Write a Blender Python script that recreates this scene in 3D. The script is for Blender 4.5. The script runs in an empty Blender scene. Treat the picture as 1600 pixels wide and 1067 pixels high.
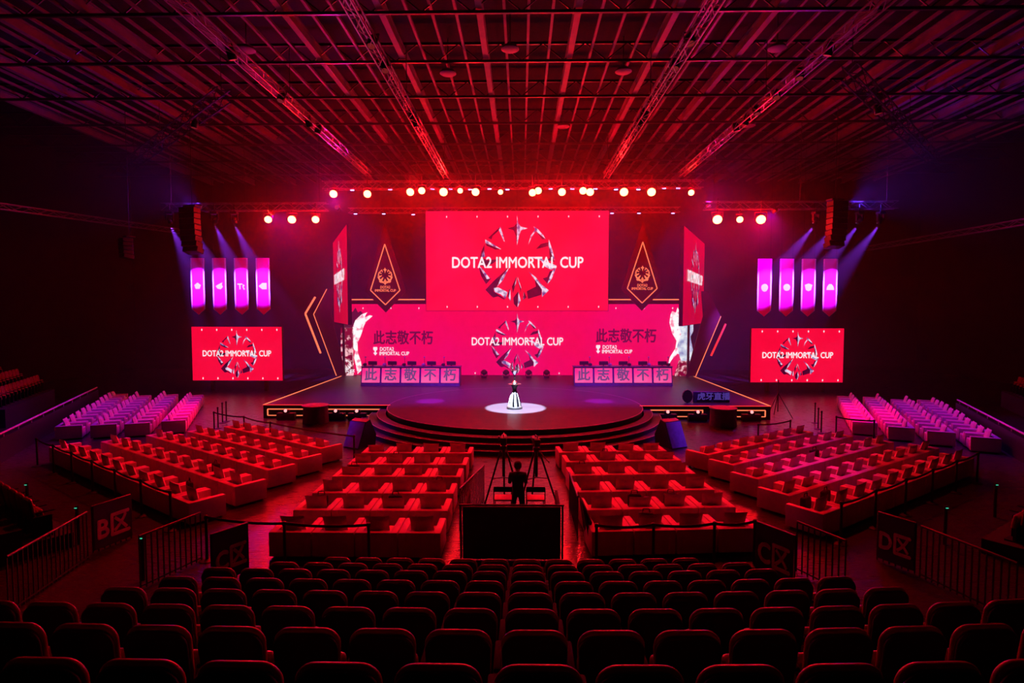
import bpy, bmesh, math, random
from mathutils import Vector, Matrix, Euler
random.seed(7)
PI = math.pi
S = bpy.context.scene
C = S.collection
R = math.radians

# ------------------------------------------------------------------ camera, world, exposure
CZ = 5.6
F = 900.0
cam = bpy.data.cameras.new('camera'); cam.sensor_width = 36.0; cam.lens = 36.0 * F / 1600.0
cam.clip_start = 0.05; cam.clip_end = 300
co = bpy.data.objects.new('camera', cam); C.objects.link(co)
co.location = (0, 0, CZ)
CROT = Euler((R(90 - 2.96), 0, R(0.955)), 'XYZ')
co.rotation_euler = CROT
S.camera = co
S.view_settings.view_transform = 'Standard'
S.view_settings.look = 'None'
S.view_settings.exposure = 0.0
S.view_settings.gamma = 1.0
S.view_settings.use_curve_mapping = False
w = bpy.data.worlds.new('world'); S.world = w; w.use_nodes = True
w.node_tree.nodes['Background'].inputs[0].default_value = (0.0, 0.0, 0.0, 1)
w.node_tree.nodes['Background'].inputs[1].default_value = 0.0
S.cycles.use_denoising = True
S.cycles.max_bounces = 5; S.cycles.diffuse_bounces = 2; S.cycles.glossy_bounces = 3
S.cycles.volume_bounces = 0; S.cycles.transmission_bounces = 2
S.cycles.sample_clamp_indirect = 3.0
S.cycles.use_light_tree = True

CM = CROT.to_matrix()
def ray(px, py):
    return CM @ Vector(((px - 800) / F, -(py - 533.5) / F, -1.0))
def at_y(px, py, Y):
    d = ray(px, py); t = Y / d.y
    return Vector((d.x * t, Y, CZ + d.z * t))
def at_z(px, py, z):
    d = ray(px, py); t = (z - CZ) / d.z
    return Vector((d.x * t, d.y * t, z))

def lamp_light(name, kind, loc, target, energy, color, size=0.3, spot=60, blend=0.5, parent=None):
    l = bpy.data.lights.new(name, kind); l.energy = energy; l.color = color
    if kind == 'SPOT':
        l.spot_size = R(spot); l.spot_blend = blend; l.shadow_soft_size = size
    elif kind == 'AREA':
        l.size = size
    else:
        l.shadow_soft_size = size
    o = bpy.data.objects.new(name, l); C.objects.link(o)
    o.location = loc
    if target is not None:
        o.rotation_euler = (Vector(target) - Vector(loc)).to_track_quat('-Z', 'Y').to_euler()
    return o

RED = (1.0, 0.001, 0.006); PURP = (0.42, 0.02, 1.0); MAG = (1.0, 0.02, 0.55); BLUE = (0.10, 0.04, 1.0); WHITE = (0.85, 0.9, 1.0)

# ------------------------------------------------------------------ materials
def nodes_of(name):
    m = bpy.data.materials.new(name); m.use_nodes = True
    nt = m.node_tree
    return m, nt, nt.nodes['Principled BSDF']
def mat(name, col, rough=0.6, metal=0.0, var=0.25, scale=6.0, bump=0.0, bscale=60.0, spec=None):
    m, nt, b = nodes_of(name)
    tc = nt.nodes.new('ShaderNodeTexCoord')
    n = nt.nodes.new('ShaderNodeTexNoise'); n.inputs['Scale'].default_value = scale; n.inputs['Detail'].default_value = 4
    nt.links.new(tc.outputs['Object'], n.inputs['Vector'])
    r = nt.nodes.new('ShaderNodeValToRGB')
    r.color_ramp.elements[0].position = 0.3; r.color_ramp.elements[1].position = 0.7
    r.color_ramp.elements[0].color = tuple(c * (1 - var) for c in col) + (1,)
    r.color_ramp.elements[1].color = tuple(min(1, c * (1 + var * 0.5)) for c in col) + (1,)
    nt.links.new(n.outputs['Fac'], r.inputs['Fac']); nt.links.new(r.outputs['Color'], b.inputs['Base Color'])
    b.inputs['Roughness'].default_value = rough; b.inputs['Metallic'].default_value = metal
    if spec is not None: b.inputs['Specular IOR Level'].default_value = spec
    if bump:
        n2 = nt.nodes.new('ShaderNodeTexNoise'); n2.inputs['Scale'].default_value = bscale
        nt.links.new(tc.outputs['Object'], n2.inputs['Vector'])
        bp = nt.nodes.new('ShaderNodeBump'); bp.inputs['Strength'].default_value = bump; bp.inputs['Distance'].default_value = 0.01
        nt.links.new(n2.outputs['Fac'], bp.inputs['Height']); nt.links.new(bp.outputs['Normal'], b.inputs['Normal'])
    return m
def emit(name, col, strength=1.0, col2=None, scale=3.0, p0=0.4, p1=0.6):
    m, nt, b = nodes_of(name)
    b.inputs['Base Color'].default_value = (0.01, 0.01, 0.01, 1)
    b.inputs['Roughness'].default_value = 0.5
    b.inputs['Emission Color'].default_value = tuple(col) + (1,)
    b.inputs['Emission Strength'].default_value = strength
    if col2 is not None:
        tc = nt.nodes.new('ShaderNodeTexCoord')
        n = nt.nodes.new('ShaderNodeTexNoise'); n.inputs['Scale'].default_value = scale; n.inputs['Detail'].default_value = 3
        nt.links.new(tc.outputs['Object'], n.inputs['Vector'])
        r = nt.nodes.new('ShaderNodeValToRGB')
        r.color_ramp.elements[0].position = p0; r.color_ramp.elements[1].position = p1
        r.color_ramp.elements[0].color = tuple(col) + (1,); r.color_ramp.elements[1].color = tuple(col2) + (1,)
        nt.links.new(n.outputs['Fac'], r.inputs['Fac']); nt.links.new(r.outputs['Color'], b.inputs['Emission Color'])
    return m
def planks(name, c1, c2, rough, sx=1.2, sy=0.2):
    m, nt, b = nodes_of(name)
    tc = nt.nodes.new('ShaderNodeTexCoord')
    br = nt.nodes.new('ShaderNodeTexBrick')
    br.inputs['Color1'].default_value = tuple(c1) + (1,); br.inputs['Color2'].default_value = tuple(c2) + (1,)
    br.inputs['Mortar'].default_value = tuple(c * 0.75 for c in c1) + (1,)
    br.inputs['Scale'].default_value = 1.0; br.inputs['Mortar Size'].default_value = 0.006
    br.inputs['Brick Width'].default_value = sx; br.inputs['Row Height'].default_value = sy
    nt.links.new(tc.outputs['Object'], br.inputs['Vector'])
    n = nt.nodes.new('ShaderNodeTexNoise'); n.inputs['Scale'].default_value = 5; n.inputs['Detail'].default_value = 6
    mp = nt.nodes.new('ShaderNodeMapping'); mp.inputs['Scale'].default_value = (0.5, 6, 1)
    nt.links.new(tc.outputs['Object'], mp.inputs['Vector']); nt.links.new(mp.outputs['Vector'], n.inputs['Vector'])
    mr = nt.nodes.new('ShaderNodeMapRange'); mr.inputs['To Min'].default_value = rough - 0.08; mr.inputs['To Max'].default_value = rough + 0.12
    nt.links.new(n.outputs['Fac'], mr.inputs['Value']); nt.links.new(mr.outputs['Result'], b.inputs['Roughness'])
    nt.links.new(br.outputs['Color'], b.inputs['Base Color'])
    return m

M = {}
M['floor'] = planks('floor_boards', (0.034, 0.024, 0.023), (0.031, 0.022, 0.021), 0.27)
M['deck'] = planks('stage_boards', (0.036, 0.030, 0.042), (0.030, 0.024, 0.034), 0.42, 2.4, 0.6); M['deck'].node_tree.nodes['Principled BSDF'].inputs['Specular IOR Level'].default_value = 0.2
M['wall'] = mat('wall_paint', (0.014, 0.011, 0.017), 0.9)
M['railpaint'] = mat('pale_rail', (0.75, 0.7, 0.8), 0.3)
M['roof'] = mat('roof_sheet', (0.018, 0.014, 0.018), 0.9)
M['beam'] = mat('painted_steel', (0.20, 0.15, 0.19), 0.5, 0.0, 0.15, 2.0)
M['carpet'] = mat('riser_carpet', (0.010, 0.006, 0.008), 0.95, bump=0.4)
M['black'] = mat('black_paint', (0.018, 0.017, 0.02), 0.45)
M['blackfab'] = mat('black_cloth', (0.02, 0.018, 0.022), 0.9, bump=0.4)
M['steel'] = mat('truss_steel', (0.42, 0.40, 0.42), 0.35, 0.8)
M['darksteel'] = mat('dark_steel', (0.10, 0.09, 0.10), 0.35, 0.7)
M['cream'] = mat('cream_leatherette', (0.66, 0.60, 0.58), 0.55, var=0.10, bump=0.15)
M['pillow'] = mat('pillow_cloth', (0.70, 0.62, 0.60), 0.9, var=0.15, bump=0.3)
M['shell'] = mat('seat_shell', (0.006, 0.005, 0.006), 0.55)
M['armrest'] = mat('armrest_black', (0.012, 0.010, 0.011), 0.8, spec=0.12)
M['plush'] = mat('seat_plush', (0.30, 0.03, 0.035), 0.36, bump=0.1, bscale=120)
M['ledred'] = emit('led_red', (1.0, 0.0012, 0.040), 1.0, (1.0, 0.0030, 0.050), 0.5)
M['ledpink'] = emit('led_crimson', (0.92, 0.0, 0.075), 1.0, (0.88, 0.0, 0.12), 0.12)
M['leddim'] = emit('led_dim', (0.62, 0.0, 0.020), 0.95, (0.55, 0.0, 0.028), 0.5)
M['lettering'] = emit('led_white', (1, 0.92, 0.97), 1.0)
M['maroon'] = emit('led_maroon', (0.10, 0.002, 0.03), 0.9)
M['emblem'] = emit('led_silver', (0.09, 0.05, 0.28), 1.0, (0.85, 0.75, 0.95), 2.6, 0.38, 0.56)
M['emblemdark'] = emit('led_shadow', (0.02, 0.0, 0.02), 1.0, (0.10, 0.0, 0.03), 1.5)
M['flame'] = emit('led_flame', (1.0, 0.28, 0.42), 1.1, (1, 1, 1), 2.6, 0.38, 0.5)
M['crackle'] = emit('led_crackle', (0.22, 0.0, 0.02), 1.0, (1.0, 0.55, 0.60), 3.0, 0.48, 0.60)
M['ice'] = emit('led_ice', (0.20, 0.25, 0.55), 1.0, (0.85, 0.95, 1.0), 1.6, 0.35, 0.60)
M['neon'] = emit('neon_orange', (1.0, 0.20, 0.085), 1.25)
M['neonred'] = emit('neon_red', (1.0, 0.03, 0.03), 1.2)
M['neondim'] = emit('neon_dim', (0.12, 0.005, 0.01), 1.0)
M['kite'] = mat('banner_maroon', (0.05, 0.003, 0.004), 0.8)
M['bannerpink'] = mat('banner_pink', (1.0, 0.001, 0.42), 0.7, var=0.05)
M['bannerwhite'] = mat('banner_white', (0.9, 0.9, 0.9), 0.7, var=0.02)
M['lensred'] = emit('lens_red', (1.0, 0.34, 0.10), 9.0)
M['lensblue'] = emit('lens_blue', (0.45, 0.35, 1.0), 5.0)
M['lensdim'] = emit('lens_dim', (0.15, 0.01, 0.01), 1.0)
M['deskpink'] = emit('desk_panel_pink', (1.0, 0.02, 0.22), 1.1, (1.0, 0.10, 0.32), 0.8)
M['deskink'] = emit('desk_panel_ink', (0.16, 0.06, 0.19), 0.9)
M['deskbody'] = mat('desk_laminate', (0.10, 0.09, 0.16), 0.4)
M['chrome'] = mat('silver', (0.85, 0.85, 0.9), 0.15, 1.0, 0.05)
M['white'] = mat('white_gloss', (0.45, 0.45, 0.48), 0.4, var=0.05)
M['drape'] = mat('table_drape', (0.10, 0.03, 0.09), 0.9)
M['tabletop'] = mat('table_top', (0.45, 0.20, 0.55), 0.5)
M['wedge'] = mat('speaker_blue', (0.20, 0.09, 0.35), 0.6)
M['signnavy'] = mat('sign_navy', (0.03, 0.03, 0.07), 0.6)
M['added_letter_glow'] = emit('added_letter_glow', (0.06, 0.03, 0.24), 1.0)  # glow added so the sign letters read as lit
M['signletter'] = mat('sign_letter', (0.75, 0.45, 0.55), 0.6)
M['green'] = emit('green_led', (0.05, 0.7, 0.4), 1.0)
M['violet'] = mat('sign_violet', (0.35, 0.30, 0.75), 0.5)
M['skin'] = mat('skin', (0.45, 0.28, 0.22), 0.6)
M['hair'] = mat('hair', (0.02, 0.015, 0.015), 0.7)

# ------------------------------------------------------------------ mesh helpers
class MB:
    def __init__(s): s.v = []; s.f = []; s.mi = []; s.m = 0; s.sm = []
    def add(s, vs, fs, smooth=False):
        b = len(s.v); s.v += [tuple(v) for v in vs]
        for f in fs: s.f.append(tuple(i + b for i in f)); s.mi.append(s.m); s.sm.append(smooth)
    def box(s, c, d, rot=None):
        x, y, z = d[0] / 2, d[1] / 2, d[2] / 2
        vs = [Vector(p) for p in ((-x,-y,-z),(x,-y,-z),(x,y,-z),(-x,y,-z),(-x,-y,z),(x,-y,z),(x,y,z),(-x,y,z))]
        if rot is not None: vs = [rot @ v for v in vs]
        c = Vector(c)
        s.add([v + c for v in vs], [(0,3,2,1),(4,5,6,7),(0,1,5,4),(1,2,6,5),(2,3,7,6),(3,0,4,7)])
        return s
    def rbox(s, c, d, r=0.03, seg=2, rot=None):
        bm = bmesh.new(); bmesh.ops.create_cube(bm, size=1)
        bmesh.ops.scale(bm, vec=d, verts=bm.verts)
        bmesh.ops.bevel(bm, geom=bm.edges[:], offset=min(r, min(d) * 0.49), segments=seg, affect='EDGES', profile=0.5)
        c = Vector(c); bm.verts.index_update()
        vs = [(rot @ v.co if rot is not None else v.co) + c for v in bm.verts]
        s.add(vs, [[v.index for v in f.verts] for f in bm.faces], True); bm.free()
        return s
    def bar(s, a, b, w, h=None):
        a = Vector(a); b = Vector(b); h = h or w
        q = (b - a).to_track_quat('Y', 'Z').to_matrix()
        return s.box((a + b) / 2, (w, (b - a).length, h), q)
    def tube(s, a, b, r, n=8, r2=None):
        a = Vector(a); b = Vector(b); r2 = r if r2 is None else r2
        q = (b - a).to_track_quat('Z', 'Y').to_matrix()
        vs = []
        for k in range(n):
            t = 2 * PI * k / n; vs.append(a + q @ Vector((math.cos(t) * r, math.sin(t) * r, 0)))
        for k in range(n):
            t = 2 * PI * k / n; vs.append(b + q @ Vector((math.cos(t) * r2, math.sin(t) * r2, 0)))
        fs = [(k, (k + 1) % n, n + (k + 1) % n, n + k) for k in range(n)] + [tuple(range(n))[::-1], tuple(range(n, 2 * n))]
        s.add(vs, fs, n > 8); return s
    def lathe(s, prof, n=24, c=(0, 0, 0), fn=None):
        vs = []; c = Vector(c)
        for (r, z) in prof:
            for k in range(n):
                t = 2 * PI * k / n; rr = fn(r, z, k) if fn else r
                vs.append(c + Vector((math.cos(t) * rr, math.sin(t) * rr, z)))
        fs = []
        for i in range(len(prof) - 1):
            for k in range(n):
                fs.append((i * n + k, i * n + (k + 1) % n, (i + 1) * n + (k + 1) % n, (i + 1) * n + k))
        s.add(vs, fs, True)
        m_ = len(prof) - 1; b0 = len(s.v) - len(vs)
        for f in (tuple(range(n))[::-1], tuple(m_ * n + k for k in range(n))):
            s.f.append(tuple(i + b0 for i in f)); s.mi.append(s.m); s.sm.append(False)
        return s
    def sphere(s, c, r, n=12, sc=(1, 1, 1)):
        prof = [(max(1e-4, r * math.sin(PI * i / n)), -r * math.cos(PI * i / n) * sc[2]) for i in range(n + 1)]
        return s.lathe(prof, n * 2, c)
    def prism(s, pts, th, mtx=None):
        """2D outline in local XZ, extruded along local Y by th (front at y=0, back at y=th)"""
        n = len(pts)
        vs = [Vector((p[0], 0, p[1])) for p in pts] + [Vector((p[0], th, p[1])) for p in pts]
        if mtx is not None: vs = [mtx @ v for v in vs]
        fs = [tuple(range(n)), tuple(range(n, 2 * n))[::-1]] + [(k, n + k, n + (k + 1) % n, (k + 1) % n) for k in range(n)]
        s.add(vs, fs); return s
    def build(s, name, mats, parent=None, mtx=None):
        me = bpy.data.meshes.new(name); me.from_pydata(s.v, [], s.f)
        ms = mats if isinstance(mats, (list, tuple)) else [mats]
        for m_ in ms: me.materials.append(m_)
        for p, i, sm in zip(me.polygons, s.mi, s.sm): p.material_index = i; p.use_smooth = sm
        me.update()
        bm = bmesh.new(); bm.from_mesh(me); bmesh.ops.recalc_face_normals(bm, faces=bm.faces); bm.to_mesh(me); bm.free()
        if any(s.sm):
            try: me.set_sharp_from_angle(angle=R(40))
            except Exception: pass
        o = bpy.data.objects.new(name, me); C.objects.link(o)
        if parent is not None: o.parent = parent
        return o

def thing(name, label, cat, loc=(0, 0, 0), rz=0.0, group=None, kind=None):
    o = bpy.data.objects.new(name, None); C.objects.link(o); o.empty_display_size = 0.2
    o.location = loc; o.rotation_euler = (0, 0, rz)
    o['label'] = label; o['category'] = cat
    if group: o['group'] = group
    if kind: o['kind'] = kind
    return o
def tag(o, label, cat, group=None):
    o['label'] = label; o['category'] = cat
    if group: o['group'] = group
    return o
def struct(o): o['kind'] = 'structure'; return o
KIDS = {}
def dup(root, loc, rz, label, group=None):
    """a copy of a thing with copies of its parts and their sub-parts"""
    r = root.copy(); C.objects.link(r); r.location = loc
    if rz is not None: r.rotation_euler = (0, 0, rz)
    r['label'] = label
    if group: r['group'] = group
    if root.name not in KIDS: KIDS[root.name] = [(ch, list(ch.children)) for ch in root.children]
    for ch, gs in KIDS[root.name]:
        c = ch.copy(); C.objects.link(c); c.parent = r
        for g in gs:
            d = g.copy(); C.objects.link(d); d.parent = c
    return r
def text_mesh(name, body, size, m, parent=None, loc=(0, 0, 0), rot=(PI / 2, 0, 0), width=None, extrude=0.004, bold=0.0, align='CENTER', spacing=1.0):
    cu = bpy.data.curves.new(name, 'FONT'); cu.body = body; cu.size = size; cu.align_x = align; cu.align_y = 'CENTER'
    cu.extrude = extrude; cu.space_character = spacing; cu.resolution_u = 3
    t = bpy.data.objects.new(name + '_tmp', cu); C.objects.link(t)
    bpy.context.view_layer.update()
    dg = bpy.context.evaluated_depsgraph_get()
    me = bpy.data.meshes.new_from_object(t.evaluated_get(dg)); me.name = name
    bpy.data.objects.remove(t)
    me.materials.clear(); me.materials.append(m)
    if bold:        # heavier strokes: copies of the outline shifted a little to each side
        bm = bmesh.new()
        for ox, oz in ((-bold, 0), (bold, 0), (0, bold), (0, -bold)):
            n0 = len(bm.verts); bm.from_mesh(me)
            bmesh.ops.translate(bm, vec=(ox, oz, 0.0007 * (ox + 2 * oz) / bold), verts=bm.verts[n0:])
        bm.to_mesh(me); bm.free()
    if width and len(me.vertices):
        xs = [v.co.x for v in me.vertices]; k = width / (max(xs) - min(xs))
        for v in me.vertices: v.co.x *= k
    o = bpy.data.objects.new(name, me); C.objects.link(o)
    o.location = loc; o.rotation_euler = rot
    if parent is not None: o.parent = parent
    return o

NUM = 'first second third fourth fifth sixth seventh eighth ninth tenth eleventh twelfth thirteenth fourteenth fifteenth sixteenth seventeenth eighteenth nineteenth twentieth'.split()
def side_rank(i, n):
    """words for place i of n counted from the left"""
    if i == 0: return 'leftmost'
    if i == n - 1: return 'rightmost'
    return NUM[i] + ' from left'

# emblem outline: a broken ring of blades round an empty centre with a four-pointed star on top
EMB = [
 [(491,50),(510,115),(540,150),(600,180),(545,205),(520,250),(491,375),(465,250),(437,205),(380,180),(440,150),(472,115)],
 [(322,160),(345,240),(362,260),(362,328),(290,232),(240,285),(235,308),(185,283)],
 [(155,290),(335,392),(245,400),(235,388),(160,372),(160,480),(185,488),(92,522),(110,410)],
 [(65,567),(170,520),(328,478),(270,565),(235,570),(172,630),(205,685),(240,690),(170,770),(120,680)],
 [(403,585),(370,690),(308,785),(365,818),(408,800),(380,920),(262,872),(240,905),(153,822),(230,715),(300,660),(325,625)],
 [(491,1010),(447,965),(455,880),(485,865),(500,800),(530,880),(537,965)],
 [(488,672),(490,790),(475,850),(452,870),(435,780)], [(497,672),(547,780),(542,870),(515,800)],
 [(425,800),(435,950),(395,915)],
]
def emblem_polys():
    out = []
    for i, p in enumerate(EMB):
        q = [((x - 491) / 480.0, (530 - y) / 480.0) for x, y in p]
        out.append(q)
        if i in (1, 2, 3, 4, 8): out.append([(-x, y) for x, y in q][::-1])
    return out
FACETS = [(0, [(502,50),(515,130),(540,165),(615,185),(545,205),(525,260),(502,365)]), (1, [(502,50),(502,365),(490,260),(465,205),(400,185),(470,165),(498,130)]),
 (0, [(325,165),(350,240),(372,325),(362,318),(310,205)]), (1, [(325,165),(310,205),(245,265),(230,302),(195,285)]),
 (0, [(678,165),(720,190),(780,255),(805,298),(700,212)]), (0, [(690,205),(700,215),(655,280),(622,358),(648,262)]), (1, [(700,212),(805,298),(768,300)]),
 (0, [(165,300),(335,405),(325,404),(165,338)]), (1, [(165,338),(325,404),(270,408),(178,366)]), (1, [(165,338),(155,372),(160,480),(128,496),(108,490),(125,420)]), (0, [(130,450),(150,420),(160,480),(128,494)]),
 (0, [(840,300),(880,420),(905,522),(885,500),(838,372)]), (1, [(838,330),(836,372),(735,398),(704,402),(755,350)]), (1, [(840,372),(885,500),(900,540),(825,520),(850,495)]),
 (1, [(120,490),(190,520),(310,508),(235,562),(150,585),(95,570)]), (0, [(90,570),(130,610),(214,715),(180,722)]), (1, [(90,575),(180,722),(230,712),(172,775),(120,690)]),
 (0, [(645,485),(740,488),(800,530),(925,580),(870,622),(800,590),(760,530)]), (0, [(925,585),(870,722),(828,772),(850,700),(882,630)]), (1, [(850,640),(882,630),(850,700),(828,772),(778,715),(825,700)]),
 (1, [(415,595),(335,700),(290,800),(260,828),(240,915),(165,835),(250,745)]), (0, [(420,595),(352,732),(292,800),(335,700)]), (0, [(250,815),(300,808),(402,860),(378,930),(330,882),(268,860)]), (1, [(240,840),(268,862),(378,932),(360,938),(300,905),(245,918)]),
 (0, [(625,640),(700,700),(770,785),(842,840),(770,912),(768,832),(690,722)]), (1, [(690,722),(768,832),(762,888),(620,932),(608,850),(705,800)]),
 (1, [(500,690),(488,780),(458,872),(448,800)]), (0, [(500,700),(490,770),(472,805)]), (0, [(510,695),(552,830),(542,812),(516,742)]), (1, [(516,745),(545,815),(545,868)]),
 (1, [(515,850),(516,930),(506,1025),(470,985),(464,920)]), (0, [(518,855),(542,950),(508,1022),(516,930)]), (0, [(430,830),(436,955),(414,922)]), (1, [(420,830),(430,830),(414,922),(402,900)]), (1, [(575,850),(605,915),(566,945)]), (0, [(573,860),(584,925),(568,940)])]
def screen_emblem(parent, r, loc, name='emblem'):
    mb = MB()
    for mi_, p in FACETS:
        mb.m = mi_; q = [((x - 502) / 480.0 * r, (530 - y) / 480.0 * r) for x, y in p]
        mb.prism(q, 0.012)
    o = mb.build(name, [M['emblem'], M['emblemdark']], parent); o.location = loc
    return o
def emblem(parent, r, loc, m, name='emblem', th=0.02, shadow=None, sx=1.0):
    mb = MB()
    for q in emblem_polys():
        if shadow is not None:
            mb.m = 1; mb.prism([(x * r * sx - r * 0.035, y * r - r * 0.03) for x, y in q], th * 0.4, Matrix.Translation((0, th * 0.6, 0)))
        mb.m = 0; mb.prism([(x * r * sx, y * r) for x, y in q], th)
    o = mb.build(name, [m, shadow] if shadow is not None else m, parent); o.location = loc
    return o

# ------------------------------------------------------------------ the hall
XL, XR, YB, ZC = -38.0, 38.0, 56.0, 18.8
mb = MB(); mb.box((0, 24, -0.1), (XR - XL, YB + 12, 0.2)); struct(mb.build('floor', M['floor']))
mb = MB(); mb.box((0, YB + 0.1, ZC / 2), (XR - XL, 0.2, ZC)); struct(mb.build('wall_back', M['wall']))
mb = MB(); mb.box((XL - 0.1, 22, ZC / 2), (0.2, YB + 12, ZC)); struct(mb.build('wall_left', M['wall']))
mb = MB(); mb.box((XR + 0.1, 22, ZC / 2), (0.2, YB + 12, ZC)); struct(mb.build('wall_right', M['wall']))
mb = MB(); mb.box((0, -9.9, ZC / 2), (XR - XL, 0.2, ZC)); struct(mb.build('wall_front', M['wall']))
mb = MB(); mb.box((0, 23, ZC + 0.1), (XR - XL, YB + 12, 0.2)); ceil = struct(mb.build('ceiling', M['roof']))
# roof steel: thick beams and thin purlins run towards the stage, lattice girders run across
ZB = 17.6
for k in range(-7, 9):
    x = -2.0 + 3.95 * k + 0.3
    b = MB(); b.box((x, 22, ZB), (0.26, 66, 0.05)); b.box((x, 22, ZB + 0.22), (0.05, 66, 0.42)); b.box((x, 22, ZB + 0.44), (0.26, 66, 0.05))
    b.build('roof_beam', M['beam'], ceil)
    for j in (1, 2, 3):
        xp = x + 3.95 * j / 4
        b = MB(); b.box((xp, 22, ZB + 0.22), (0.11, 66, 0.12)); b.build('purlin', M['beam'], ceil)
for k in range(0, 9):
    y = 14.5 + 4.5 * k
    b = MB(); b.box((0, y, ZB - 0.12), (74, 0.12, 0.12)); b.box((0, y, ZB + 0.7), (74, 0.12, 0.12))
    for i in range(37):
        x = -36 + 2 * i
        b.bar((x, y, ZB - 0.1), (x + 1, y, ZB + 0.7), 0.05); b.bar((x + 1, y, ZB + 0.7), (x + 2, y, ZB - 0.1), 0.05)
    b.build('girder', M['darksteel'], ceil)
for (px, py) in ((1214, 84), (974, 117), (797, 82), (385, 80), (700, 118), (1170, 200), (880, 200), (660, 210), (1110, 250)):
    p = at_y(px, py, 0.001 + 900 * 11.7 / max(60, 487 - py)); p.z = 17.3
    b = MB(); b.lathe([(0.05, 0), (0.32, -0.02), (0.4, -0.16), (0.34, -0.2)], 20); b.tube((0, 0, 0), (0, 0, 1.49), 0.03)
    o = b.build('hanging_high_bay_lamp', M['beam']); o.location = p
    tag(o, 'unlit round high-bay lamp under the roof girders', 'ceiling lamp', 'unlit high-bay lamps under the roof')
# seating riser the camera stands on: eight carpeted steps
ROWD = [3.13, 4.12, 5.10, 6.06, 7.03, 7.98, 8.90, 9.82]
ROWZ = [at_y(800, py_, d_).z - 0.004 for py_, d_ in zip((1026, 976, 945, 921, 904, 889.5, 879.5, 871), ROWD)]     # backrest tops
BH = 0.92
mb = MB()
mb.box((0, -4.0, (ROWZ[0] - BH + 0.35) / 2), (22, 12.0, ROWZ[0] - BH + 0.35))
edges = [2.0] + [(ROWD[i] + ROWD[i + 1]) / 2 + 0.12 for i in range(7)] + [10.5]
WL = [(-11, 11)] * 3 + [(-5.4, 5.2), (-5.4, 5.0), (-4.9, 4.6), (-4.9, 4.6), (-4.6, 4.4)]
for i in range(8):
    h = ROWZ[i] - BH; y0, y1 = edges[i], edges[i + 1]
    mb.box(((WL[i][0] + WL[i][1]) / 2, (y0 + y1) / 2, h / 2), (WL[i][1] - WL[i][0], y1 - y0, h))
struct(mb.build('trim_riser', M['carpet']))

# ------------------------------------------------------------------ theatre seats
def rounded_top(wd, h, r, n=6):
    pts = [(-wd / 2 + 0.02, 0), (wd / 2 - 0.02, 0)]
    for k in range(n + 1):
        a = PI / 2 * k / n; pts.append((wd / 2 - r + r * math.cos(a), h - r + r * math.sin(a)))
    for k in range(n + 1):
        a = PI / 2 + PI / 2 * k / n; pts.append((-wd / 2 + r + r * math.cos(a), h - r + r * math.sin(a)))
    return pts
def padded(mb, pts, th, mtx, inset=0.03):
    """a panel whose edges are rounded off front and back"""
    cx = sum(p[0] for p in pts) / len(pts); cz = sum(p[1] for p in pts) / len(pts); n = len(pts)
    rings = []
    for (y, k) in ((0, inset), (th * 0.2, inset * 0.3), (th * 0.5, 0), (th * 0.8, inset * 0.3), (th, inset)):
        ring = []
        for x, z in pts:
            dx, dz = x - cx, z - cz; L = math.hypot(dx, dz) or 1
            ring.append(mtx @ Vector((x - dx / L * k, y, z - dz / L * k)))
        rings.append(ring)
    vs = [v for r_ in rings for v in r_]; fs = []
    for i in range(len(rings) - 1):
        for k in range(n): fs.append((i * n + k, (i + 1) * n + k, (i + 1) * n + (k + 1) % n, i * n + (k + 1) % n))
    fs.append(tuple(range(n))); fs.append(tuple((len(rings) - 1) * n + k for k in range(n))[::-1])
    mb.add(vs, fs, True)
def make_theatre_seat():
    t = thing('theatre_seat', 'x', 'seat')
    tilt = Matrix.Translation((0, 0.0, 0.30)) @ Matrix.Rotation(R(9), 4, 'X')
    b = MB(); padded(b, rounded_top(0.475, 0.62, 0.12), 0.035, tilt, 0.012); b.build('back_shell', M['shell'], t)
    b = MB(); padded(b, rounded_top(0.488, 0.50, 0.12), 0.05, tilt @ Matrix.Translation((0, 0.037, 0.134)), 0.018); b.build('back_cushion', M['plush'], t)
    b = MB(); b.rbox((0, 0.165, 0.48), (0.45, 0.10, 0.32), 0.04, 3, Matrix.Rotation(R(9), 3, 'X')); b.build('seat', M['plush'], t)
    b = MB(); b.rbox((0.275, 0.20, 0.60), (0.055, 0.38, 0.035), 0.015, 2); b.box((0.275, 0.15, 0.26), (0.07, 0.36, 0.50))
    b.build('armrest', M['armrest'], t)
    b = MB(); b.box((0, 0.17, 0.18), (0.3, 0.06, 0.34)); b.box((0, 0.2, 0.015), (0.34, 0.3, 0.03)); b.build('pedestal', M['black'], t)
    return t
SEAT = make_theatre_seat(); seat_used = [False]
def place_seat(loc, rz, label, group):
    if not seat_used[0]:
        seat_used[0] = True; SEAT.location = loc; SEAT.rotation_euler = (0, 0, rz); SEAT['label'] = label; SEAT['group'] = group; return SEAT
    return dup(SEAT, loc, rz, label, group)
XEXT = [(-3.4, 3.4), (-4.4, 4.2), (-5.0, 4.8), (-4.75, 4.2), (-4.75, 4.2), (-4.35, 3.7), (-4.3, 3.7), (-3.6, 3.0)]
ROWN = ['nearest row', 'second row from camera', 'third row from camera', 'fourth row from camera', 'fifth row from camera', 'sixth row from camera', 'seventh row from camera', 'farthest row, just behind the armchairs']
ks_rows = []
_ = SEAT.children
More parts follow.
